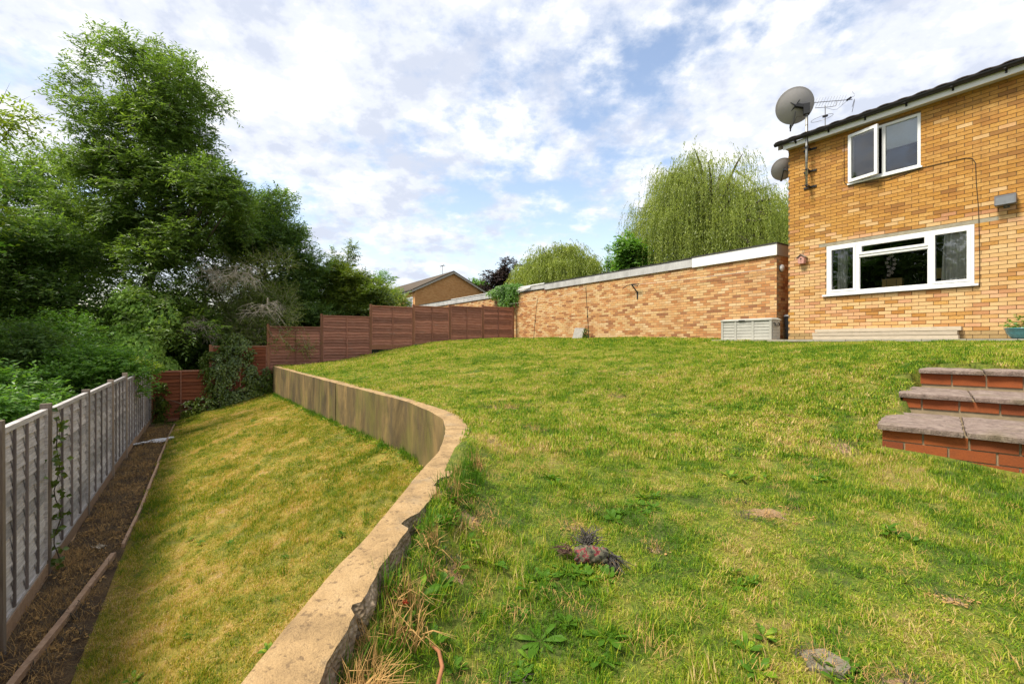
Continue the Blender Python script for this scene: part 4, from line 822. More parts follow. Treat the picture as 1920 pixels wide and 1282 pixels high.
# ------------------------------------------------------------------ steps
def steps():
    RS = math.atan2(-.684, .7297); root = thing('garden_steps', 'three wide garden steps of orange brick with riven stone slabs at the right', 'steps', (0, 0, 0), RS); rg = random.Random(2)
    # local x right along the risers, y up the flight
    data = [(4.27, -.30, -.588, 5.19, -.33), (5.19, -.225, -.43, 5.99, -.26), (5.99, -.13, -.256, 6.40, -.147)]; XR = 2.3
    for k, (y0, xb, zt, y1, xs) in enumerate(data):
        zb = zt - .047; H0 = [-1.05, -.588, -.43][k]
        MB().box(xb + .008, XR, y0 + .010, y1 + .2, H0 - .2, zb - .002).build('step_core', 'mortar_step', root)
        rows = 4 if k == 0 else 1; hh = .068 if k == 0 else (.078, .098)[k - 1]; pitch = .078 if k == 0 else .11
        ztop = zb - .006
        for r_ in range(rows):
            x = xb - (.1 if (r_ + k) % 2 else .0); za = ztop - (r_ + 1) * pitch + (pitch - hh)
            while x < XR:
                a, b = max(x, xb), min(x + .215, XR)
                if b - a > .04: o = MB().box(a, b, y0, y0 + .1, za, za + hh).build('brick', 'brick_step', root); o.location = (0, rg.uniform(-.002, .002), 0)
                x += .227
            y = y0 + .105
            while y < y1 - .05:
                if y < y1: MB().box(xb, xb + .1, y, min(y + .21, y1 + .05), za, za + hh).build('brick', 'brick_step', root)
                y += .225
        # slabs
        for row in range(2):
            x = xs; ya = y0 - .04 + row * .462; yb = min(ya + .452, y1 - .003 if row else 99)
            if yb - ya < .1: continue
            i = 0
            while x < XR:
                w = .455; n = 7; m = MB(); V = {}; zz = zt + rg.uniform(-.004, .003) - (.004 if row else 0); ph = rg.uniform(0, 6)
                for iy in range(n):
                    for ix in range(n):
                        u, v = ix / (n - 1), iy / (n - 1); e = (ix in (0, n - 1)) or (iy in (0, n - 1)); wob = .005 * math.sin(u * 9 + ph) + .004 * math.sin(v * 13 + ph * 2)
                        px, py = x + .004 + u * (w - .008) + (wob if ix in (0, n - 1) else 0), ya + v * (yb - ya) + (wob if iy in (0, n - 1) else 0)
                        V[ix, iy] = len(m.v); m.v.append((px, py, zz - (.010 if e else 0) + (rg.uniform(-.004, .004) if not e else rg.uniform(-.003, .002))))
                for iy in range(n - 1):
                    for ix in range(n - 1): m.f.append((V[ix, iy], V[ix + 1, iy], V[ix + 1, iy + 1], V[ix, iy + 1]))
                ring = [V[i_, 0] for i_ in range(n)] + [V[n - 1, j] for j in range(1, n)] + [V[i_, n - 1] for i_ in range(n - 2, -1, -1)] + [V[0, j] for j in range(n - 2, 0, -1)]
                b0 = len(m.v); cx, cy = x + w / 2, (ya + yb) / 2
                for t_ in ring: px, py, pz = m.v[t_]; m.v.append((px, py, zz - .026))
                b1 = len(m.v)
                for t_ in ring: px, py, pz = m.v[t_]; m.v.append((cx + (px - cx) * .985, cy + (py - cy) * .985, zt - .046))
                q = len(ring)
                for i_ in range(q): m.f += [(ring[i_], b0 + i_, b0 + (i_ + 1) % q, ring[(i_ + 1) % q]), (b0 + i_, b1 + i_, b1 + (i_ + 1) % q, b0 + (i_ + 1) % q)]
                m.f = [tuple(f) for f in m.f]; m.r = [0] * len(m.f); o = m.build('slab', 'step_slab', root); x += .46; i += 1
steps()

# ------------------------------------------------------------------ fences
def slat_mesh(ln, h, rg, mat, wav=.008, segs=6, lap=.02):
    """one lapped board: top edge tucked back, bottom edge forward and wavy"""
    m = MB(); ph = rg.uniform(0, 9)
    for i in range(segs + 1):
        x = ln * i / segs; w = wav * math.sin(ph + i * 1.9) + rg.uniform(-.4, .4) * wav; yb = rg.uniform(-.002, .004)
        m.v += [(x, .014, h), (x, .006, h), (x, -lap - yb, w), (x, -lap + .011 - yb, w - .002)]
    for i in range(segs):
        for j in range(4): m.f.append((4 * i + j, 4 * i + 4 + j, 4 * i + 4 + (j + 1) % 4, 4 * i + (j + 1) % 4))
    m.f += [(0, 1, 2, 3), (4 * segs + 3, 4 * segs + 2, 4 * segs + 1, 4 * segs)]; m.r = [0] * len(m.f); return m.mesh('slat', mat)
def fence(root, spans, exposure, slatm, battm, postm, batt, wav, gravel, rg, postw=.075, capz=.05, lap=.034, bd=.058):
    """spans: (x0, x1, zbottom, ztop, gravel height, slat material)"""
    pool = {}
    for (x0, x1, zb, zt, gv, sm_) in spans:
        a, b = x0 + postw / 2 + .003, x1 - postw / 2 - .003; ln = b - a
        fr = MB().box(a, b, -bd + .004, .02, zt - .045, zt).box(a, b, -.024, .02, zb, zb + .035).box(a, a + .03, -.03, .018, zb + .036, zt - .046).box(b - .03, b, -.03, .018, zb + .036, zt - .046)
        pan = fr.build('panel', battm if sm_ != slatm else slatm, root); pan.location = (0, rg.uniform(-.006, .006), 0)
        n = max(3, int((zt - zb - .06) / exposure)); ex = (zt - zb - .06) / n
        key = (round(ln, 1), sm_)
        if key not in pool: pool[key] = [slat_mesh(1.0, ex * 1.22, rg, sm_, wav, lap=lap) for _ in range(6)]
        for k in range(n):
            o = link('slat', rg.choice(pool[key]), pan); o.location = (a + .004, .002 + rg.uniform(-.003, .003), zb + .025 + k * ex); o.scale = (ln - .008, 1, 1)
        for f in batt: MB().box(a + ln * f - .015, a + ln * f + .015, -bd, -.0165, zb + .036, zt - .046).build('batten', battm, pan)
        if gv: MB().box(a - .02, b + .02, -.028, .01, zb - gv, zb - .003).build('gravel_board', gravel, root)
    xs = sorted({s[0] for s in spans} | {s[1] for s in spans})
    for x in xs:
        adj = [s for s in spans if abs(s[0] - x) < 1e-6 or abs(s[1] - x) < 1e-6]; zt = max(s[3] for s in adj) + capz + rg.uniform(-.02, .02); zb = min(s[2] - s[4] for s in adj) - .3
        o = MB().box(-postw / 2, postw / 2, -.044, .035, zb, zt).build('post', postm, root); o.location = (x, 0, 0); o.rotation_euler = (R(rg.uniform(-.4, .4)), R(rg.uniform(-.5, .5)), 0)
def grey_fence():
    rg = random.Random(12); p0, p1 = W(5.1, -1.31), W(18.0, -1.435); d = (p1 - p0).normalized(); rz = math.atan2(d.y, d.x); loc = W(3.22, -1.292)
    root = thing('grey_fence', 'weathered silver grey lap panel fence along the left of the lower lawn', 'fence', loc, rz)
    # local x runs away; the boarded side faces the lawn (local -y)
    L0 = 3.22; postS = [L0 - 3.7, L0 - 1.85, L0, 5.0 - .02, 6.36, 8.28, 10.3, 12.15, 14.05, 15.9, 17.75]; spans = []
    for a, b in zip(postS[:-1], postS[1:]):
        sm = (a + b) / 2; zt = float(interp(sm, [0, 5, 11.5, 14, 18], [-.64, -.66, -.70, -.82, -1.03])); zb = float(interp(sm, [0, 12, 18], [-2.31, -2.31, -2.50])) + .12
        spans.append((a - L0, b - L0, zb, zt, .13, 'wood_grey'))
    fence(root, spans, .120, 'wood_grey', 'wood_batten', 'wood_post', (.25, .5, .75), .009, 'wood_edge', rg, .066, .05, .020, .033)
    for c in root.children:
        if c.name.startswith('panel'): c.data.materials[0] = MATS['wood_grey']
grey_fence()
def red_fence():
    rg = random.Random(8); root = thing('red_fence', 'red brown stained lap panel fence stepping down along the end of the garden', 'fence', W(17.80, -1.43), math.atan2(BX[1], BX[0]))
    T = [-1.43, .13, 1.79, 3.53, 5.33, 7.08, 8.735, 10.38, 12.04]
    tops = [-.895, -.126, .553, .99, 1.43, 1.50, 1.57, 1.62]; bots = [-2.42, -1.62, -.93, -.72, -.13, -.02, .06, .11]; mt = ['wood_red_fresh', 'wood_red_fresh', 'wood_red', 'wood_red', 'wood_red', 'wood_red', 'wood_red', 'wood_red']
    spans = [(T[k] + 1.43, T[k + 1] + 1.43, bots[k], tops[k], .16 if k in (2, 3, 4) else .06, mt[k]) for k in range(8)]
    fence(root, spans, .105, 'wood_red', 'wood_red', 'wood_red_post', (.5,), .012, 'wood_red_post', rg, .075, .05)
red_fence()

# ------------------------------------------------------------------ timber edging, litter, rope toy
def board(name, label, P, w, h, mat='wood_edge', cat='timber edging'):
    a = Vector(P[0]); r = thing(name, label, cat, a); m = MB(); n = len(P); P = [Vector(p) - a for p in P]
    for i, p in enumerate(P):
        d = (P[min(i + 1, n - 1)] - P[max(i - 1, 0)]).normalized(); s = Vector((-d.y, d.x, 0)).normalized() * w / 2
        m.v += [tuple(p - s), tuple(p + s), tuple(p + s + Vector((0, 0, h))), tuple(p - s + Vector((0, 0, h)))]
    for i in range(n - 1):
        for j in range(4): m.f.append((4 * i + j, 4 * i + (j + 1) % 4, 4 * i + 4 + (j + 1) % 4, 4 * i + 4 + j))
    m.f += [(3, 2, 1, 0), (4 * n - 4, 4 * n - 3, 4 * n - 2, 4 * n - 1)]; m.r = [0] * len(m.f); m.build('timber', mat, r)
def gp(s, t, dz=0.0): return W(s, t, float(z_lo(s, t)) + dz)
board('edging_board', 'long loose brown timber board nearest the camera beside the soil bed', [gp(3.6, -1.16, .0), gp(4.4, -1.07, .01), gp(5.3, -.96, .01), gp(6.5, -.83, .005)], .045, .05)
board('edging_board', 'middle timber edging board between the soil bed and lower lawn', [gp(6.75, -.78, -.02), gp(8, -.735, -.02), gp(9.6, -.74, -.02), gp(10.7, -.73, -.02)], .03, .07)
board('edging_board', 'farthest timber edging board near the overgrown fence corner', [gp(10.8, -.75, -.02), gp(13, -.75, -.02), gp(15, -.77, -.02), gp(16.9, -.77, -.02)], .03, .07)
def crumple(name, label, cat, loc, sx, sy, h, mat, seed):
    rg = np.random.default_rng(seed); n = 9; V = []
    for j in range(n):
        for i in range(n): V.append(((i / (n - 1) - .5) * sx * (1 + .2 * rg.normal() * .5), (j / (n - 1) - .5) * sy * (1 + .2 * rg.normal() * .5), abs(rg.normal()) * h + .004))
    i = np.arange(n - 1)[:, None] * n + np.arange(n - 1)[None]; F = np.stack([i, i + 1, i + n + 1, i + n], -1).reshape(-1, 4); o = link(name, np_mesh(name, V, F, mat)); o.location = loc; o.rotation_euler = (0, 0, seed); tag(o, label, cat)
crumple('plastic_sheet', 'crumpled white plastic scrap on the soil near the fence corner', 'litter', gp(13.6, -1.0, .01), .75, .30, .035, 'white_sheet', 4)
crumple('paper_scrap', 'pale paper scrap on the soil beside the grey fence', 'litter', gp(6.9, -1.0, .01), .14, .08, .012, 'cream_ware', 6)
crumple('wrapper', 'small white and red wrapper tucked beside the broken wall edge', 'litter', (-.34, 1.45, float(z_up(*st(-.34, 1.45))[0]) + .015), .022, .014, .008, 'red_print', 2)
def dry_stone():
    x, y = .98, 1.43; s, t = st(x, y); o = MB(); n = 9; c = [(math.cos(k * 2 * math.pi / n) * (.075 + .02 * math.sin(k * 2.3)), math.sin(k * 2 * math.pi / n) * (.055 + .012 * math.cos(k * 3.1))) for k in range(n)]
    o.v = [(a, b, .0) for a, b in c] + [(a * .93, b * .93, .028) for a, b in c]; o.f = [tuple(range(n, 2 * n))] + [(k, (k + 1) % n, n + (k + 1) % n, n + k) for k in range(n)]; o.r = [0] * len(o.f)
    q = o.build('flat_stone', 'stone_dull'); q.location = (x, y, float(z_up(s, t)[0]) - .014); q.rotation_euler = (.05, -.04, -.5); tag(q, 'flat grey stone showing through the grass at the bottom right', 'stone')
dry_stone()
def rope_toy():
    x, y = .335, 1.93; s, t = st(x, y); z = float(z_up(s, t)[0]) + .036; r = thing('rope_toy', 'frayed red and grey knotted rope dog toy lying on the lawn', 'dog toy', (x, y, z), R(-8)); rg = random.Random(3)
    for k in range(4):                 # twisted strands
        m = MB(); pts = []
        for i in range(73):
            u = i / 72; a = u * 9 + k * math.pi / 2; R_ = .022 + .002 * math.sin(u * 6); pts.append((-.06 + .125 * u, R_ * math.cos(a) - .012 * math.sin(u * 3), R_ * math.sin(a) + .012 * math.sin(u * 3.0)))
        m.tube(pts, [.0115 + .0045 * abs(math.sin(i * .44 + k * .8)) for i in range(73)], 8); m.build('strand', 'rope_mix', r, True)
    for (cx, cy, cz, dx, dy, dz, n, ln, nm) in ((.088, -.005, -.0, .35, -.25, -.9, 90, .075, 'rope_fray'), (-.01, .035, .035, -.1, .4, .6, 110, .07, 'rope_fray'), (-.095, .01, .01, -.9, .1, .3, 40, .045, 'rope_brown')):
        m = MB()
        for i in range(n):
            p = Vector((cx + rg.gauss(0, .012), cy + rg.gauss(0, .012), cz + rg.gauss(0, .01))); d = Vector((dx + rg.gauss(0, .55), dy + rg.gauss(0, .55), dz + rg.gauss(0, .45))).normalized() * ln * rg.uniform(.5, 1.2); q = p + d * .6; e = p + d + Vector((rg.gauss(0, .015), rg.gauss(0, .015), -.008)); m.tube([p, q, e], [.0024, .002, .001], 3, False)
        m.build('frayed_end', nm, r)
rope_toy()

# ------------------------------------------------------------------ far house
def far_house():
    loc = Vector((-9.6, 45.0, 0)); root = thing('distant_house', 'orange brick gable ended house beyond the fence and garages', 'house', loc, RZ); wd, ln, H = 8.3, 16, 5.2; pk = 7.2
    # local x = -s, local y = t ; gable in plane x = 0
    MB().add([(0, 0, -1), (0, wd, -1), (0, wd, H), (0, wd / 2, pk), (0, 0, H)], [(0, 1, 2, 3, 4)]).build('gable_wall', 'brick_far', root).data.materials[0] = MATS['brick_garage_far']
    MB().add([(0, 0, -1), (0, 0, H), (-ln, 0, H), (-ln, 0, -1)], [(0, 1, 2, 3)]).add([(0, wd, -1), (-ln, wd, -1), (-ln, wd, H), (0, wd, H)], [(0, 1, 2, 3)]).build('side_wall', 'brick_garage_far', root)
    ov = .3; k = (pk - H) / (wd / 2); m = MB()
    for sgn in (0, 1):
        f = lambda x, y, z: (x, wd - y if sgn else y, z); m.add([f(.25, -ov, H - ov * k + .05), f(.25, wd / 2, pk + .05), f(-ln, wd / 2, pk + .05), f(-ln, -ov, H - ov * k + .05), f(.25, -ov, H - ov * k + .17), f(.25, wd / 2, pk + .17), f(-ln, wd / 2, pk + .17), f(-ln, -ov, H - ov * k + .17)], [(0, 1, 2, 3), (4, 7, 6, 5), (0, 4, 5, 1), (0, 3, 7, 4)])
    rf = m.build('roof', 'roof_far', root)
    MB().add([(.27, -ov, H - ov * k - .12), (.27, wd / 2, pk - .12), (.27, wd / 2, pk + .06), (.27, -ov, H - ov * k + .06)], [(0, 1, 2, 3)]).add([(.27, wd + ov, H - ov * k - .12), (.27, wd + ov, H - ov * k + .06), (.27, wd / 2, pk + .06), (.27, wd / 2, pk - .12)], [(0, 1, 2, 3)]).build('barge_board', 'soffit', rf)
    MB().box(-ln, .2, -ov - .03, -ov, H - ov * k - .12, H - ov * k + .06).build('fascia_board', 'fascia_white', rf); MB().tube([(.2, -ov - .08, H - .13), (-ln, -ov - .08, H - .13)], .06, 8).build('gutter', 'gutter', rf)
    w = MB().box(-2.3, -.5, -.05, .05, 2.6, 4.5).build('window', 'fascia_white', root); MB().add([(-2.2, -.055, 2.7), (-.6, -.055, 2.7), (-.6, -.055, 4.4), (-2.2, -.055, 4.4)], [(0, 1, 2, 3)]).build('pane', 'lamp_glass', w); MB().box(-1.44, -1.36, -.062, -.056, 2.7, 4.4).build('mullion', 'fascia_white', w)
    a = MB().tube([(-2.5, wd / 2, pk), (-2.5, wd / 2, pk + 1.1)], .03, 6).bar((-3.0, wd / 2, pk + 1.0), (-2.0, wd / 2, pk + 1.15), .03)
    for i in range(5): a.bar((-2.9 + i * .2, wd / 2 - .25, pk + 1.03), (-2.9 + i * .2, wd / 2 + .25, pk + 1.06), .02)
    a.build('roof_aerial', 'alu', rf)
t = NT('brick_garage_far'); p = t.pos(); sx = t.n('ShaderNodeSeparateXYZ'); t.l(t.obj(), sx.inputs[0])
cb = t.n('ShaderNodeCombineXYZ'); t.l(t.math('ADD', sx.outputs[0], sx.outputs[1]), cb.inputs[0]); t.l(sx.outputs[2], cb.inputs[1])
bt = t.n('ShaderNodeTexBrick'); t.l(cb.outputs[0], bt.inputs[0]); bt.inputs['Scale'].default_value = 1; bt.inputs['Brick Width'].default_value = .225; bt.inputs['Row Height'].default_value = .075; bt.inputs['Mortar Size'].default_value = .006
bt.inputs['Color1'].default_value = (.52, .23, .075, 1); bt.inputs['Color2'].default_value = (.68, .36, .14, 1); bt.inputs['Mortar'].default_value = (.36, .25, .15, 1)
t.bsdf(t.mix(t.math('MULTIPLY', t.noise(p, 2.0, 6, .65), .45), bt.outputs[0], (.42, .18, .06)), .95)
for m_ in ('side_wall', 'rear_wall'):
    for o in bpy.data.objects:
        if o.name.split('.')[0] == m_ and o.type == 'MESH': o.data.materials[0] = MATS['brick_garage_far']
far_house()

# ------------------------------------------------------------------ trees and shrubs
rgT = np.random.default_rng(77)
def ash():
    rg = np.random.default_rng(21); b = []
    for (x, z, rx, rz_, n) in ((-13.4, 8.3, 1.2, 1.3, 7), (-12.2, 9.2, 1.3, 1.2, 9), (-11.3, 7.6, 1.5, 1.5, 10), (-13.6, 6.2, 1.6, 1.6, 9), (-12.2, 6.3, 1.9, 1.8, 12), (-10.4, 5.4, 1.5, 1.6, 11), (-9.6, 3.8, 1.1, 1.3, 7), (-12.6, 3.8, 2.0, 1.7, 13), (-13.9, 3.6, 1.3, 1.5, 7), (-11.3, 2.6, 1.5, 1.5, 8), (-13.2, 1.4, 1.6, 1.2, 8), (-11.6, .6, 1.9, 1.2, 9), (-14.4, 5.2, 1.2, 1.5, 7)):
        b += lumps(rg, (x, 15.6, z), (rx, 1.7, rz_), n, .40)
    b += [(-15.1 + .25 * k, 15.6, 8.6 + .42 * k, .42 - .05 * k, .4, .36) for k in range(5)]
    tree('ash_tree', 'tall dense dark green ash tree rising behind the fence corner', 'tree', (-12.7, 15.5, -2.5), (-12.2, 15.7, 8.6), b, 11500, 11, .50, .15, .052, 'leaf_ash', 5, .24, nl=60, hang=.25, twk=.3)
ash()
def t2():
    rg = np.random.default_rng(31); b = lumps(rg, (-10.2, 18.6, 4.0), (1.9, 1.7, 2.5), 26, .38) + lumps(rg, (-8.9, 18.8, 2.9), (1.1, 1.2, 1.8), 12, .42) + lumps(rg, (-9.6, 18.5, 1.0), (1.9, 1.4, 1.4), 12, .42)
    tree('broadleaf_tree', 'dark round leaved tree to the right of the tall ash', 'tree', (-10.0, 18.7, -1.8), (-10.1, 18.6, 5.4), b, 8600, 10, .42, .115, .062, 'leaf_dark', 6, .16, nl=30, twk=.35)
t2()
def scrub():
    rg = np.random.default_rng(41); b = lumps(rg, (-9.7, 16.6, 1.9), (1.9, .9, 1.6), 24, .36) + lumps(rg, (-9.0, 16.4, .2), (1.7, .8, 1.0), 14, .4)
    root = tree('hawthorn_scrub', 'straggly olive scrub with grey bare twigs above the low red panels', 'shrub', (-9.6, 16.6, -1.7), (-9.6, 16.6, 2.6), b, 4200, 11, .5, .075, .034, 'leaf_scrub', 7, .07, 'bark_dead', nl=38, twk=.6, spread=.9)
    # arching dead branches hanging out in front
    for (cx, cz, n, sx, sz) in ((-10.6, .55, 44, 1.0, 1.15), (-9.2, 2.3, 30, .9, .75), (-8.3, 1.2, 20, .7, .6), (-10.3, 2.4, 20, .8, .8)):
        m = MB()
        for i in range(n):
            a = rg.uniform(-.4, math.pi + .4); p = Vector((cx + .12 * rg.normal(), 15.35 + .15 * rg.normal(), cz + .12 * rg.normal())); ln = rg.uniform(.5, 1.15); d = Vector((math.cos(a) * sx, rg.uniform(-.5, .1), math.sin(a) * sz * .7)) * ln; pts = [p + d * f + Vector((.05 * rg.normal() * f, .05 * rg.normal() * f, -.9 * ln * f * f * sz * .9 + .05 * rg.normal() * f)) for f in np.linspace(0, 1, 7)]
            pts = [q - Vector((-9.6, 16.6, -1.7)) for q in pts]; m.tube(pts, [.013 * (1 - .8 * f) for f in np.linspace(0, 1, 7)], 4, False)
            for j in range(3): q = pts[2 + j]; e = q + Vector((rg.normal() * .2, rg.normal() * .15, -.22 + rg.normal() * .12)); m.tube([q, q.lerp(e, .5) + Vector((0, 0, .03)), e], [.006, .004, .002], 3, False)
        m.build('dead_branch', 'bark_dead', root)
scrub()
def conifer():
    rg = np.random.default_rng(51); b = []
    for (x, z, r_) in ((-7.6, 3.1, .55), (-8.2, 2.7, .6), (-7.0, 2.9, .55), (-6.5, 2.2, .6), (-7.5, 1.9, .9), (-8.4, 1.4, .9), (-6.6, 1.1, .9), (-7.6, .5, 1.0), (-8.7, .3, .8), (-6.1, .4, .7), (-9.3, 1.2, .8), (-8.9, 2.1, .8), (-7.9, 2.4, 1.0), (-6.9, 2.2, .9), (-6.2, 1.6, .8), (-7.4, 1.2, 1.2)): b += lumps(rg, (x, 20.6, z), (r_, .9, r_), 6, .5)
    b += [(-7.35 + .02 * k, 20.6, 3.5 + .17 * k, .20 - .025 * k, .2, .14) for k in range(6)] + [(-8.0, 20.6, 3.3 + .17 * k, .17 - .02 * k, .17, .13) for k in range(5)]
    tree('conifer_hedge', 'dark evergreen with yellowish spiky tips above the red fence', 'shrub', (-7.5, 20.7, -.6), (-7.4, 20.6, 4.2), b, 11000, 9, .34, .12, .045, 'leaf_conifer', 8, .09, nl=20, up=.35, spread=.5)
conifer()
def more_shrubs():
    rg = np.random.default_rng(61)
    def sh(name, lab, c, r_, n, ntw, L, Wd, mat, seed, base_z, cat='shrub', tl=.3, per=8, r0=.05, **kw):
        b = lumps(np.random.default_rng(seed), c, r_, n, .42); tree(name, lab, cat, (c[0], c[1], base_z), (c[0], c[1], c[2] + r_[2] * .5), b, ntw, per, tl, L, Wd, mat, seed, r0, nl=14, **kw)
    sh('laurel_shrub', 'glossy dark laurel low down behind the red fence', (-6.3, 20.0, .9), (1.3, .6, 1.1), 16, 1300, .13, .06, 'leaf_ivy', 101, -.4)
    sh('understorey_shrub', 'dark undergrowth filling the gap below the round leaved tree', (-9.2, 19.6, -.1), (2.6, .8, 1.5), 30, 4600, .13, .07, 'leaf_dark', 102, -1.6)
    sh('privet_shrub', 'pale yellow green shrub in front of the distant house', (-6.45, 24.5, 1.7), (1.0, .8, 1.7), 16, 1400, .10, .045, 'leaf_scrub', 103, -.3)
    sh('slender_shrub', 'feathery light shrub left of the distant house', (-8.2, 29, 3.0), (1.1, .8, 1.6), 14, 700, .14, .05, 'leaf_tree', 104, -.3)
    sh('leafy_bush', 'bright green rounded bush leaning over the grey fence', (-9.75, 10.5, -.85), (1.0, .75, .85), 26, 1900, .10, .045, 'leaf_bright', 105, -2.5, 'bush', .26)
    sh('lime_bush', 'small yellow green bush at the far end of the grey fence', (-10.75, 13.1, -.78), (.50, .30, .22), 12, 420, .09, .04, 'leaf_lime', 106, -2.5, 'bush', .2)
    sh('bramble', 'low bramble sprays just behind the near grey fence panels', (-7.55, 6.55, -1.15), (.85, .8, .55), 20, 950, .085, .045, 'leaf_tree', 107, -2.6, 'bramble', .24)
    sh('bramble', 'taller light bramble sprays at the left edge above the fence', (-8.6, 7.7, -.95), (.9, .8, .6), 18, 800, .10, .05, 'leaf_bright', 108, -2.6, 'bramble', .28)
    sh('elder_tree', 'very dark shaded tree at the far left behind the bushes', (-15.2, 13.9, 1.8), (2.1, 1.5, 3.9), 40, 5200, .14, .06, 'leaf_dark', 109, -2.6, 'tree', .4, 9, .16)
    sh('hazel_shrub', 'dark shrub with yellow lit leaves left of the ivy column', (-12.3, 12.6, -.6), (1.7, 1.0, 1.5), 24, 1700, .10, .055, 'leaf_tree', 110, -2.6, 'shrub', .35)
    sh('holly_shrub', 'dark low shrub under the trees at the left edge', (-11.6, 10.9, -.6), (1.2, 1.0, 1.5), 22, 1900, .10, .055, 'leaf_dark', 111, -2.6, 'shrub', .3)
    sh('field_maple', 'mid green tree behind the ash at the left edge', (-18.8, 18.0, 3.9), (3.2, 2.2, 4.2), 40, 4600, .17, .075, 'leaf_ash', 112, -2.6, 'tree', .5, 9, .2)
    sh('undergrowth', 'deep shaded undergrowth behind the low red panels and ivy', (-12.6, 17.6, -.2), (3.6, .8, 2.3), 40, 6500, .14, .08, 'leaf_dark', 116, -2.5, 'undergrowth', .35)
    sh('sycamore', 'leafy tree whose edge fills the left border above the brambles', (-15.2, 7.2, 2.6), (3.6, 4.8, 4.4), 60, 5600, .17, .11, 'leaf_tree', 117, -2.6, 'tree', .5, 9, .2)
    sh('reflected_tree', 'unseen dense tree added beyond the grey fence, mirrored in the ground floor window', (-15.5, 1.5, 3.2), (3.2, 3.4, 5.2), 50, 4200, .22, .15, 'leaf_dark', 118, -2.6, 'tree', .5, 9, .2)  # out of view, added so the ground floor window reflects dark foliage
    sh('reflected_tree', 'second unseen dense tree added farther back, mirrored in the right light of the window', (-15.5, -4.2, 3.2), (3.2, 3.0, 5.0), 50, 3800, .22, .15, 'leaf_dark', 119, -2.6, 'tree', .5, 9, .2)  # out of view as well, added for the same window reflection
    b = [(-11.2, 10.05, 5.0, .6, .4, .28), (-10.95, 10.0, 4.75, .35, .3, .16), (-11.6, 10.0, 2.9, .3, .3, .22), (-12.4, 10.1, 5.0, .7, .6, .4), (-12.8, 10.2, 4.0, .7, .6, .5)]
    tree('robinia_tree', 'lime leaved branch tips reaching in at the upper left edge', 'tree', (-14.0, 10.6, -2.6), (-13.2, 10.4, 5.6), b, 330, 10, .5, .15, .05, 'leaf_lime', 113, .14, hang=.5, up=.0)
    # ivy column and ivy mats
    def ivy(name, lab, blobs, n, L, mat, seed, base, flat=None):
        r = np.random.default_rng(seed); root = thing(name, lab, 'ivy', base); off = np.array(base); rel = [tuple(np.array(q[:3]) - off) + tuple(q[3:]) for q in blobs]
        P, D, N_, A, B = twig_leaves(r, rel, n, 7, .25, -.3, .6, (.75, 1.0), .5); N_ = N_ * .4 + (P - P.mean(0)) * .6 + np.array((.2, -.8, .3)); D = D * .5 + np.array((0, 0, -.7)); k = len(P); leaves('leaves', P, D, N_, L * r.uniform(.6, 1.2, k), L * .85 * r.uniform(.6, 1.2, k), mat, root, r, .05)
        m = MB()
        for q in rel[:24]: m.tube([(q[0] * .3, q[1], -.05), (q[0] * .7 + .1, q[1] - .02, q[2] * .5), (q[0], q[1], q[2])], [.014, .01, .004], 4, False)
        m.build('stems', 'bark', root)
    rg2 = np.random.default_rng(5)
    col = [(-11.95 + .35 * rg2.normal() * .6, 14.75 + .2 * rg2.normal(), z, .55, .5, .4) for z in np.linspace(-1.7, 1.5, 16)] + [(-12.4, 14.7, 1.2, .5, .5, .4), (-11.4, 14.7, .9, .5, .45, .5), (-12.5, 14.7, -.2, .5, .4, .5)]
    ivy('ivy_column', 'bright sunlit ivy column on a trunk behind the fence corner', col, 2100, .10, 'leaf_ivy_sunlit', 201, (-12.0, 14.9, -2.4))
    mats = []
    for (t_, z_, a_, c_) in ((.55, -.85, .26, .65), (.25, -1.35, .24, .45), (.8, -.5, .22, .3), (-.1, -2.1, .35, .3), (.5, -1.85, .5, .3), (1.1, -1.75, .45, .22), (1.6, -1.6, .35, .3), (1.25, -.75, .10, .45), (1.3, -1.2, .14, .3), (-1.15, -1.7, .12, .4), (-1.2, -2.3, .14, .25), (-.45, -2.2, .2, .3), (.7, -.05, .55, .3), (.15, -.7, .3, .35), (1.75, -1.25, .12, .35)):
        p = W(17.66, t_, z_); mats.append((p.x, p.y, p.z, a_ * .85, .10, c_))
    ivy('fence_ivy', 'dark ivy swarming over the low red panels beside the retaining wall', mats, 1900, .075, 'leaf_ivy', 202, tuple(W(17.6, .5, -2.0)))
    g = []
    for (x, z, a_, c_) in ((-12.25, 2.45, .55, .28), (-11.9, 2.15, .32, .3), (-12.45, 1.95, .32, .35), (-11.75, 2.6, .3, .14), (-12.9, 2.5, .45, .16), (-13.5, 2.5, .4, .1), (-12.2, 2.66, .6, .12)):
        p = gpt(x, -.10, z); g.append((p.x, p.y, p.z, a_, .14, c_))
    ivy('garage_ivy', 'clump of ivy hanging over the garage fascia where the fence ends', g, 1000, .085, 'leaf_tree', 203, tuple(gpt(-12.2, -.12, 1.7)))
    p = W(12.72, 11.95, .12); sh('box_shrub', 'small dark shrub beside the leaning paving slab', (p.x, p.y, .30), (.12, .12, .24), 8, 120, .05, .03, 'leaf_ivy', 115, .1, 'shrub', .08, 6, .01)
    # behind the garages
    sh('maple_tree', 'fresh green maple between the two willows', (8.3, 30.5, 5.2), (1.5, 1.2, 1.9), 22, 1500, .20, .13, 'leaf_bright', 120, .0, 'tree', .4, 8, .12)
    sh('young_birch', 'thin airy tree right of the small willow', (9.9, 45, 7.4), (1.0, .8, 2.0), 12, 330, .20, .10, 'leaf_tree', 121, .0, 'tree', .5, 8, .1)
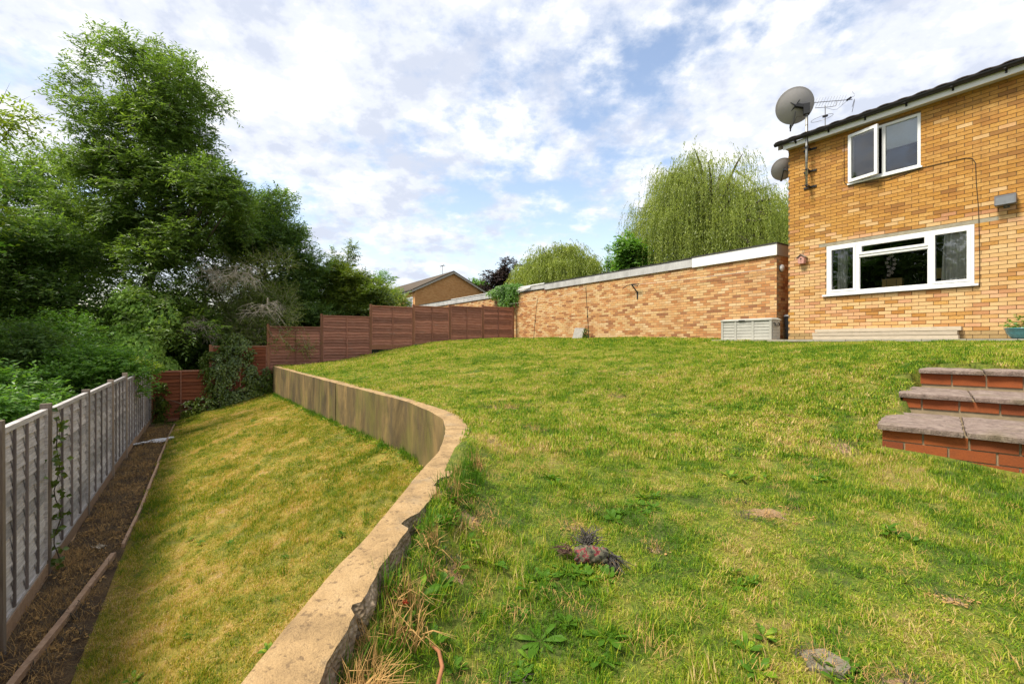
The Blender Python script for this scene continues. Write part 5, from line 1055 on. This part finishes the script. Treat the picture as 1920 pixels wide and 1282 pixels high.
    b = lumps(np.random.default_rng(9), (-1.2, 50, 5.5), (2.6, 1.6, 2.4), 26, .36) + lumps(np.random.default_rng(10), (-.4, 50, 8.0), (1.1, .9, 2.2), 14, .36) + lumps(np.random.default_rng(12), (-2.9, 50, 6.4), (1.2, .9, 1.5), 9, .4)
    tree('copper_beech', 'dark purple leaved beech behind the garage roof', 'tree', (-1.0, 50, 0), (-.7, 50, 9.2), b, 3000, 8, .6, .22, .12, 'leaf_copper', 122, .2, nl=24, hang=.5)
    sh('sycamore_tree', 'small green tree between the distant house and the purple beech', (-4.0, 54, 5.6), (1.8, 1.2, 1.8), 16, 900, .24, .14, 'leaf_tree', 123, .0, 'tree', .5, 8, .12)
more_shrubs()
def far_wood():
    rg = np.random.default_rng(88); b = []
    for k in range(70): b.append((rg.uniform(-48, -9), rg.uniform(26, 40), rg.uniform(-2.2, 2.2), rg.uniform(1.6, 3), 1.5, rg.uniform(1.2, 2.2)))
    P, D, N_, A, B = twig_leaves(rg, b, 3400, 8, .8, .2); n = len(P); o = leaves('distant_wood', P, D, N_, .42 * rg.uniform(.6, 1.2, n), .24 * rg.uniform(.6, 1.2, n), 'leaf_dark', None, rg); tag(o, 'dark woodland far behind the trees on the left', 'woodland', kind='stuff')
far_wood()
def willow(name, label, c, rad, ztop, zbot, ns, seed, base, stems=26, lobes=None, per=24, L=.16):
    rg = np.random.default_rng(seed); root = thing(name, label, 'tree', base); off = np.array(base); heads = []; m = MB()
    H = ztop - base[2]; trunk = [Vector((0, 0, -.3)), Vector((.1, 0, H * .25)), Vector((0, .1, H * .5))]; m.tube(trunk, [.45, .36, .28], 10)
    for k in range(stems):
        a = rg.uniform(0, 2 * math.pi); f = math.sqrt(rg.uniform(.02, .98)); x, y = f * rad[0] * math.cos(a), f * rad[1] * math.sin(a)
        zt = (zbot - base[2]) + (ztop - zbot) * (.22 + .78 * math.sqrt(max(0, 1 - f * f))) * rg.uniform(.55, 1.0) ** .7; s0 = Vector((c[0] - off[0], c[1] - off[1], 0)); e = s0 + Vector((x, y, zt)); p = trunk[2]; mid = p.lerp(e, .55) + Vector((0, 0, .18 * (e - p).length)); m.tube([p, p.lerp(mid, .6), mid, mid.lerp(e, .6) + Vector((0, 0, .1)), e], [.18, .13, .09, .06, .02], 6, False); heads.append((e, f))
    m.build('trunk', 'bark', root, True)
    hp = np.array([tuple(h[0]) for h in heads]); P = []; D = []; N_ = []; idx = rg.integers(0, len(hp), ns); st_ = hp[idx] + np.column_stack([rg.normal(0, rad[0] * .10, ns), rg.normal(0, rad[1] * .10, ns), rg.normal(-.1, .3, ns)]); ln = np.clip(rg.uniform(.25, .9, ns) * (ztop - zbot) * .60, .8, 6.5)
    out = st_[:, :2] - (np.array(c)[:2] - off[:2]); out /= np.maximum(np.linalg.norm(out, axis=1), .3)[:, None]; sw = rg.normal(0, .10, (ns, 2)) + out * .16
    f = (np.arange(per) + .5) / per; x = st_[:, None, 0] + sw[:, None, 0] * np.minimum(f * 3, 1.6)[None] * 1.2; y = st_[:, None, 1] + sw[:, None, 1] * np.minimum(f * 3, 1.6)[None] * 1.2
    z = st_[:, None, 2] + .35 * np.sin(np.minimum(f * 4, math.pi))[None] * rg.uniform(.3, 1.2, ns)[:, None] - ln[:, None] * f[None] ** 1.2
    P = np.stack([x, y, z], -1).reshape(-1, 3); n = len(P); P += rg.normal(0, .03, (n, 3)); D = rg.normal(0, .38, (n, 3)) + np.array((0, 0, -1.0)); N_ = rg.normal(size=(n, 3))
    leaves('crown', P, D, N_, L * rg.uniform(.6, 1.3, n), L * .27 * rg.uniform(.7, 1.3, n), 'leaf_willow', root, rg)
    dome = [(c[0] - off[0] + rad[0] * .86 * q * math.cos(a), c[1] - off[1] + rad[1] * .8 * q * math.sin(a), zbot - base[2] + (ztop - zbot) * (.18 + .66 * math.sqrt(max(0, 1 - q * q)) * rg.uniform(.45, 1)), rad[0] * .20, rad[1] * .22, (ztop - zbot) * .11) for q, a in zip(np.sqrt(rg.uniform(0, .96, 52)), rg.uniform(0, 6.28, 52))]
    P2, D2, N2, _, _ = twig_leaves(rg, dome, int(ns * .6), 9, 1.1, -.5, .9, (.5, 1.0), .4); D2 = D2 * .4 + np.array((0, 0, -.8)); k2 = len(P2)
    leaves('inner_crown', P2, D2, N2, L * 1.15 * rg.uniform(.7, 1.3, k2), L * .34 * rg.uniform(.7, 1.3, k2), 'leaf_willow', root, rg)
    pts = np.stack([x, y, z], -1); A = pts[:, :-4:4].reshape(-1, 3); B = pts[:, 4::4].reshape(-1, 3); twigs_mesh('hanging_twigs', 'leaf_willow', root, A, B, .008, rg, .8)
willow('weeping_willow', 'big weeping willow hanging its strands behind the garage roof', (13.9, 32), (6.0, 3.8), 13.7, 2.2, 6000, 301, (14.2, 32, 0), 120)
willow('weeping_willow', 'lower darker willow crown beside the house corner', (21.6, 36.5), (4.2, 3.0), 11.0, 3.0, 2600, 303, (21.6, 36.5, 0), 50)
willow('small_willow', 'smaller distant weeping willow above the middle of the garage roof', (4.8, 46), (5.0, 3.0), 9.9, 3.4, 3600, 302, (4.8, 46, 0), 80, L=.22, per=18)

# ------------------------------------------------------------------ grass, weeds and litter (instanced tufts)
tuft_coll = {}
def tuft(name, n, rad, h0, h1, w, lean, mat, seed, flat=0.0):
    rg = np.random.default_rng(seed); a = rg.uniform(0, 2 * np.pi, n); r_ = rad * np.sqrt(rg.random(n)); p = np.column_stack([r_ * np.cos(a), r_ * np.sin(a), np.full(n, -.004)])
    az = rg.uniform(0, 2 * np.pi, n); ln = rg.uniform(h0, h1, n); le = np.abs(rg.normal(0, lean, n)) + flat; d = np.column_stack([np.cos(az), np.sin(az), np.zeros(n)]); s = np.column_stack([-np.sin(az), np.cos(az), np.zeros(n)]); w_ = w * rg.uniform(.6, 1.3, n)[:, None]
    up = np.array((0, 0, 1.0)); c1 = np.cos(le * .5)[:, None]; s1 = np.sin(le * .5)[:, None]; c2 = np.cos(np.minimum(le * 1.5, 1.9))[:, None]; s2 = np.sin(np.minimum(le * 1.5, 1.9))[:, None]; L = ln[:, None]
    m1 = p + (d * s1 + up * c1) * L * .5; tip = m1 + (d * s2 + up * c2) * L * .5
    V = np.stack([p - s * w_ / 2, p + s * w_ / 2, m1 + s * w_ * .4, m1 - s * w_ * .4, tip + s * w_ * .06, tip - s * w_ * .06], 1).reshape(-1, 3); o = np.arange(n)[:, None] * 6; F = np.concatenate([o + np.array([[0, 1, 2, 3]]), o + np.array([[3, 2, 4, 5]])]); rr = rg.random(n)
    return bpy.data.objects.new(name, np_mesh(name, V, F, mat, np.concatenate([rr, rr])))
def rosette(name, n, ln, w, mat, seed, rise=.5):
    rg = np.random.default_rng(seed); a = np.arange(n) * 2.4 + rg.normal(0, .2, n); e = rg.uniform(.1, rise, n); D = np.column_stack([np.cos(a) * np.cos(e), np.sin(a) * np.cos(e), np.sin(e)]); N_ = np.tile((0, 0, 1.0), (n, 1)) + rg.normal(0, .15, (n, 3)); P = D * .006; V = []
    S = np.cross(D, N_); S /= np.linalg.norm(S, axis=1)[:, None]; L = (ln * rg.uniform(.6, 1.2, n))[:, None]; W_ = (w * rg.uniform(.7, 1.2, n))[:, None]; up = np.array((0, 0, 1.0))
    V = np.stack([P, P + D * L * .4 + S * W_ * .4, P + D * L * .75 + S * W_ * .5 - up * L * .06, P + D * L - up * L * .18, P + D * L * .75 - S * W_ * .5 - up * L * .06, P + D * L * .4 - S * W_ * .4], 1).reshape(-1, 3)
    o = np.arange(n)[:, None] * 6; F = np.concatenate([o + np.array([[0, 1, 2, 5]]), o + np.array([[5, 2, 3, 4]])]); rr = rg.random(n); return bpy.data.objects.new(name, np_mesh(name, V, F, mat, np.concatenate([rr, rr])))
def scatter(name, label, variants, pts, idx, rot, scl, cat=None, parent=None):
    coll = bpy.data.collections.new(name + '_parts')
    for v in variants: coll.objects.link(v)
    order = sorted(range(len(variants)), key=lambda i: variants[i].name); remap = np.argsort(order)
    me = bpy.data.meshes.new(name); me.vertices.add(len(pts)); me.vertices.foreach_set('co', np.asarray(pts, np.float32).ravel())
    for nm, ty, arr in (('idx', 'INT', remap[np.asarray(idx)]), ('rot', 'FLOAT_VECTOR', rot), ('scl', 'FLOAT_VECTOR', scl)):
        a = me.attributes.new(nm, ty, 'POINT'); a.data.foreach_set('vector' if ty == 'FLOAT_VECTOR' else 'value', np.asarray(arr, np.int32 if ty == 'INT' else np.float32).ravel())
    o = link(name, me, parent); tag(o, label, cat, kind='stuff')
    ng = bpy.data.node_groups.new(name, 'GeometryNodeTree'); ng.interface.new_socket('Geometry', in_out='INPUT', socket_type='NodeSocketGeometry'); ng.interface.new_socket('Geometry', in_out='OUTPUT', socket_type='NodeSocketGeometry')
    N = ng.nodes.new; gi, go = N('NodeGroupInput'), N('NodeGroupOutput'); ip = N('GeometryNodeInstanceOnPoints'); ci = N('GeometryNodeCollectionInfo'); ci.inputs['Collection'].default_value = coll; ci.inputs['Separate Children'].default_value = True; ci.inputs['Reset Children'].default_value = True
    def attr(nm, ty): x = N('GeometryNodeInputNamedAttribute'); x.data_type = ty; x.inputs['Name'].default_value = nm; return x.outputs[0]
    er = N('FunctionNodeEulerToRotation'); ng.links.new(attr('rot', 'FLOAT_VECTOR'), er.inputs[0]); ng.links.new(gi.outputs[0], ip.inputs['Points']); ng.links.new(ci.outputs[0], ip.inputs['Instance']); ip.inputs['Pick Instance'].default_value = True
    ng.links.new(attr('idx', 'INT'), ip.inputs['Instance Index']); ng.links.new(er.outputs[0], ip.inputs['Rotation']); ng.links.new(attr('scl', 'FLOAT_VECTOR'), ip.inputs['Scale']); ng.links.new(ip.outputs[0], go.inputs[0])
    o.modifiers.new('scatter', 'NODES').node_group = ng; return o

BARE = [(-.08, 4.76, .30, .20), (.20, 3.80, .17, .16), (1.2, 5.35, .22, .22), (1.37, 2.43, .22, .13), (2.42, 3.35, .20, .16), (-.20, 2.12, .09, .14), (-.22, 1.72, .07, .09), (.30, 2.22, .06, .05), (1.18, 1.36, .12, .05), (-.05, 1.25, .07, .07), (.98, 1.43, .08, .055), (.65, 2.05, .06, .05), (1.7, 1.75, .08, .05)]
STEPS = math.atan2(-.684, .7297)
def lawn_points(rg, n, xr, yr, up):
    x = rg.uniform(*xr, n); y = rg.uniform(*yr, n); s, t = AX[0] * x + AX[1] * y, BX[0] * x + BX[1] * y; keep = np.abs(x) < 1.16 * np.maximum(y, 0) + .8
    if up:
        keep &= (s < 17.7) & (t < 12.05) & (t > t_wall_up(s) + .015) & ~((t > 10.93) & (s < 6.97))
        lx = .7297 * x - .684 * y; ly = .684 * x + .7297 * y
        keep &= ~((ly > 4.22) & (ly < 6.40) & (lx > np.interp(ly, [4.2, 5.1, 5.2, 5.9, 6.0], [-.33, -.31, -.26, -.24, -.15])) & (lx < 2.35))
        for bx, by, br, bk in BARE:
            q = ((x - bx) / br) ** 2 + ((y - by) / bk) ** 2; keep &= ~((q < 1) & (rg.random(n) < .85 - .65 * q))
    else: keep &= (s < 17.6) & (t > -.70) & (t < t_wall_lo(s) - .015)
    x, y, s, t = x[keep], y[keep], s[keep], t[keep]; return x, y, s, t
def lawn(name, label, up, zones, variants, mixp, seed):
    rg = np.random.default_rng(seed); PP, II, RR, SS = [], [], [], []
    for (xr, yr, dens, sc_, vset) in zones:
        n = int((xr[1] - xr[0]) * (yr[1] - yr[0]) * dens); x, y, s, t = lawn_points(rg, n, xr, yr, up); z = np.concatenate([z_up(a, b) if up else z_lo(a, b) for a, b in zip(np.array_split(s, 40), np.array_split(t, 40))]); k = len(x)
        PP.append(np.column_stack([x, y, z])); pr = np.array([mixp[v] for v in vset]); II.append(rg.choice(vset, k, p=pr / pr.sum())); RR.append(np.column_stack([rg.normal(0, .12, k), rg.normal(0, .12, k), rg.uniform(0, 6.28, k)]))
        nz = .82 + .30 * np.sin(1.9 * x + 1.1 * y) * np.sin(1.3 * y - .7 * x) + .18 * np.sin(5.1 * x + 2) * np.sin(4.3 * y); q = sc_ * rg.uniform(.65, 1.3, k); SS.append(np.column_stack([q, q, q * np.clip(nz, .45, 1.3) * .88]))
    scatter(name, label, variants, np.concatenate(PP), np.concatenate(II), np.concatenate(RR), np.concatenate(SS), 'grass')
def make_grass():
    up = [tuft('tuft_a', 50, .055, .014, .038, .0027, .75, 'grass_upper', 1), tuft('tuft_b', 44, .050, .012, .032, .0026, 1.0, 'grass_upper', 2), tuft('tuft_c', 34, .042, .030, .065, .0030, .7, 'grass_upper', 3), tuft('tuft_d', 60, .09, .025, .050, .0055, .6, 'grass_upper', 4), tuft('tuft_e', 54, .14, .028, .060, .0100, .6, 'grass_upper', 5)]
    p = {0: .5, 1: .4, 2: .10, 3: 1, 4: 1}
    lawn('upper_grass', 'green patchy mown grass of the upper lawn', True, [((-1.2, 5.2), (.75, 3.2), 780, 1.0, (0, 1, 2)), ((-1.6, 7), (3.2, 6.5), 330, 1.0, (3,)), ((-8, 10), (6.5, 11), 170, 1.1, (3,)), ((-9, 8), (11, 22), 85, 1.15, (4,))], up, p, 31)
    lo = [tuft('tuft_f', 46, .055, .018, .046, .0028, .6, 'grass_lower', 6), tuft('tuft_g', 40, .050, .016, .040, .0026, .75, 'grass_lower', 7), tuft('tuft_h', 30, .042, .03, .06, .003, .7, 'grass_lower', 8), tuft('tuft_i', 58, .09, .022, .050, .0050, .6, 'grass_lower', 9)]
    lawn('lower_grass', 'dry yellowing grass of the sunken lower lawn', False, [((-4.5, -.3), (1.0, 5.0), 620, 1.1, (0, 1, 2)), ((-7.5, -.3), (5.0, 9), 260, 1.0, (3,)), ((-11, -3), (9, 16.5), 170, 1.1, (3,))], lo, {0: .5, 1: .42, 2: .08, 3: 1}, 32)
    # broad leaved weeds
    rg = np.random.default_rng(55); wv = [rosette('weed_a', 9, .075, .022, 'grass_weed', 1), rosette('weed_b', 12, .055, .02, 'grass_weed', 2, .8), tuft('weed_c', 26, .03, .05, .12, .004, .6, 'grass_weed', 3), tuft('weed_d', 30, .03, .06, .14, .003, .75, 'straw', 4)]
    spots = [(.02, 1.55), (.10, 1.72), (-.12, 1.86), (.25, 1.5), (.62, 2.42), (.70, 2.5), (.5, 2.35), (.9, 1.9), (-.25, 2.05), (-.28, 1.62), (-.25, 1.44), (.33, 1.86), (.24, 1.92), (.75, 1.42), (1.5, 2.9), (.2, 3.3), (1.9, 2.2), (.05, 1.35), (1.05, 1.3), (2.0, 2.9), (1.25, 3.9), (.2, 2.75)]
    X = []; I = []
    for (x, y) in spots:
        for k in range(3): X.append((x + rg.normal(0, .05), y + rg.normal(0, .05))); I.append(rg.choice([0, 1, 1]))
    sel = (WALL[:, 1] < 2.7) & (WALL[:, 1] > .85)
    for (rx, ry) in WALL[sel][::2, 2:4]:
        for k in range(2): X.append((rx + abs(rg.normal(.06, .04)) + .015, ry + rg.normal(0, .03))); I.append(rg.choice([2, 2, 3, 1]) if ry > 1.35 else rg.choice([3, 3, 2]))
    X = np.array(X); s, t = AX[0] * X[:, 0] + AX[1] * X[:, 1], BX[0] * X[:, 0] + BX[1] * X[:, 1]; z = z_up(s, t); up_n = len(X)
    S2 = rg.uniform(3.3, 17, 520); T2 = t_wall_lo(S2) - np.abs(rg.normal(.02, .04, 520)) - .01; Q = AX[None] * S2[:, None] + BX[None] * T2[:, None]; X = np.concatenate([X, Q]); z = np.concatenate([z, z_lo(S2, T2)]); I = np.concatenate([I, rg.choice([0, 1, 2, 2], 520)])
    S5 = rg.uniform(2.5, 15, 230); T5 = rg.uniform(-.68, 1.7, 230); ok5 = T5 < t_wall_lo(S5) - .1; S5, T5 = S5[ok5], T5[ok5]; Q = AX[None] * S5[:, None] + BX[None] * T5[:, None]; X = np.concatenate([X, Q]); z = np.concatenate([z, z_lo(S5, T5)]); I = np.concatenate([I, rg.choice([1, 2, 2], len(S5))])
    S3 = rg.uniform(16.6, 17.6, 160); T3 = rg.uniform(-1.2, 1.8, 160); Q = AX[None] * S3[:, None] + BX[None] * T3[:, None]; X = np.concatenate([X, Q]); z = np.concatenate([z, z_lo(S3, T3)]); I = np.concatenate([I, rg.choice([0, 1, 2], 160)])
    n = len(X); q = rg.uniform(.6, 1.25, n); scatter('weeds', 'broad leaved weeds and rank grass along the wall and in the lawn', wv, np.column_stack([X, z]), I, np.column_stack([rg.normal(0, .15, n), rg.normal(0, .15, n), rg.uniform(0, 6.28, n)]), np.column_stack([q, q, q]), 'weeds')
    # straw, twigs and dead leaves on the soil bed
    lv = [tuft('litter_a', 16, .09, .06, .16, .003, .2, 'straw', 1, 1.35), rosette('litter_b', 3, .05, .022, 'straw', 6, .2), tuft('litter_c', 8, .09, .08, .2, .005, .1, 'bark', 2, 1.4)]
    S4 = rg.uniform(3.2, 17.2, 1500); T4 = rg.uniform(-1.27, -.80, 1500); Q = AX[None] * S4[:, None] + BX[None] * T4[:, None]; z = z_lo(S4, T4) + .012; n = 1500; q = rg.uniform(.5, 1.2, n)
    B2 = []; 
    for bx, by, br, bk in BARE:
        for k in range(int(40 * br * bk / .04) + 6): B2.append((bx + rg.normal(0, br * .55), by + rg.normal(0, bk * .55)))
    B2 = np.array(B2); s, t = AX[0] * B2[:, 0] + AX[1] * B2[:, 1], BX[0] * B2[:, 0] + BX[1] * B2[:, 1]; ok = t > t_wall_up(s) + .03; B2 = B2[ok]; zb = z_up(s[ok], t[ok]) + .006
    B3 = np.column_stack([rg.uniform(-.3, 3.6, 260), rg.uniform(1.1, 3.4, 260)]); s, t = AX[0] * B3[:, 0] + AX[1] * B3[:, 1], BX[0] * B3[:, 0] + BX[1] * B3[:, 1]; lx = .7297 * B3[:, 0] - .684 * B3[:, 1]; ly = .684 * B3[:, 0] + .7297 * B3[:, 1]; ok = (t > t_wall_up(s) + .05) & (ly < 4.1); B2 = np.concatenate([B2, B3[ok]]); zb = np.concatenate([zb, z_up(s[ok], t[ok]) + .022])
    Q = np.concatenate([Q, B2]); z = np.concatenate([z, zb]); q = np.concatenate([q, rg.uniform(.3, .6, len(B2))]); n = len(Q)
    scatter('plant_litter', 'dry stalks and dead leaves strewn over bare soil', lv, np.column_stack([Q, z]), np.concatenate([rg.choice([0, 0, 1, 2], n - int(ok.sum())), np.zeros(int(ok.sum()), int)]), np.column_stack([rg.normal(0, .1, n), rg.normal(0, .1, n), rg.uniform(0, 6.28, n)]), np.column_stack([q, q, q]), 'litter')
make_grass()
# bare earth patches sit just above the lawn sheet
for k, (bx, by, br, bk) in enumerate(BARE):
    if (bx, by) == (.98, 1.43): continue            # the flat stone lies here
    n = 22; rg = np.random.default_rng(k + 400); rad = [.72 + .2 * rg.normal() for _ in range(n)]; V = []; s, t = st(bx, by)
    for ring in (0, .5, 1.0):
        for i in range(n):
            a = 2 * math.pi * i / n; x, y = bx + br * ring * rad[i] * .95 * math.cos(a), by + bk * ring * rad[i] * .95 * math.sin(a); q = st(x, y); V.append((x, y, float(z_up(*q)[0]) + .004 - .014 * (ring == 1.0)))
    F = [(r * n + i, r * n + (i + 1) % n, (r + 1) * n + (i + 1) % n, (r + 1) * n + i) for r in range(2) for i in range(n)]
    tag(link('bare_soil', np_mesh('bare_soil', V, F, 'bare_earth', smooth=True)), kind='structure')
def straw_tuft():
    x, y = -.345, 1.06; s, t = st(x, y); r = thing('dry_grass_tuft', 'orange dry grass tuft against the broken wall edge at the bottom', 'grass tuft', (x, y, float(z_up(s, t)[0]) + .02)); rg = random.Random(6); m = MB()
    for i in range(260):
        p = Vector((rg.gauss(0, .02), rg.gauss(0, .03), 0)); a = rg.uniform(0, 6.28); h = rg.uniform(.06, .16); d = Vector((math.cos(a), math.sin(a), 0)) * rg.uniform(.02, .12); m.tube([p, p + d * .35 + Vector((0, 0, h * .7)), p + d + Vector((0, 0, h * rg.uniform(.4, 1)))], [.0014, .0012, .0005], 3, False)
    m.build('blades', 'straw', r)
    a = Vector((-.20, 1.25, 0)); pts = [(-.245, 1.36, -.90), (-.21, 1.31, -.89), (-.19, 1.24, -.885), (-.195, 1.17, -.90), (-.22, 1.08, -.93), (-.25, 1.0, -.95)]
    r = thing('root', 'curved reddish brown dead root lying in the grass beside the wall', 'root', pts[0]); MB().tube([Vector(p) + Vector((.0, 0, .0)) - Vector(pts[0]) for p in pts], [.004, .0055, .006, .0055, .0045, .003], 7).build('stem', 'root', r, True)
straw_tuft()
def fence_creeper():
    r = thing('creeper', 'thin leafy creeper climbing the nearest visible grey fence post', 'creeper', W(6.36, -1.24, -2.3)); rg = np.random.default_rng(4); pts = [Vector((.02 * math.sin(k * 1.3), .02 * math.cos(k), k * .09)) for k in range(18)]; MB().tube(pts, .005, 5, False).build('stem', 'bark', r)
    P = np.array([tuple(p) for p in pts for _ in range(5)]) + rg.normal(0, .04, (90, 3)); leaves('leaves', P, rg.normal(size=(90, 3)), np.tile((.7, -.6, .3), (90, 1)) + rg.normal(0, .3, (90, 3)), .06, .05, 'leaf_ivy', r, rg)
fence_creeper()
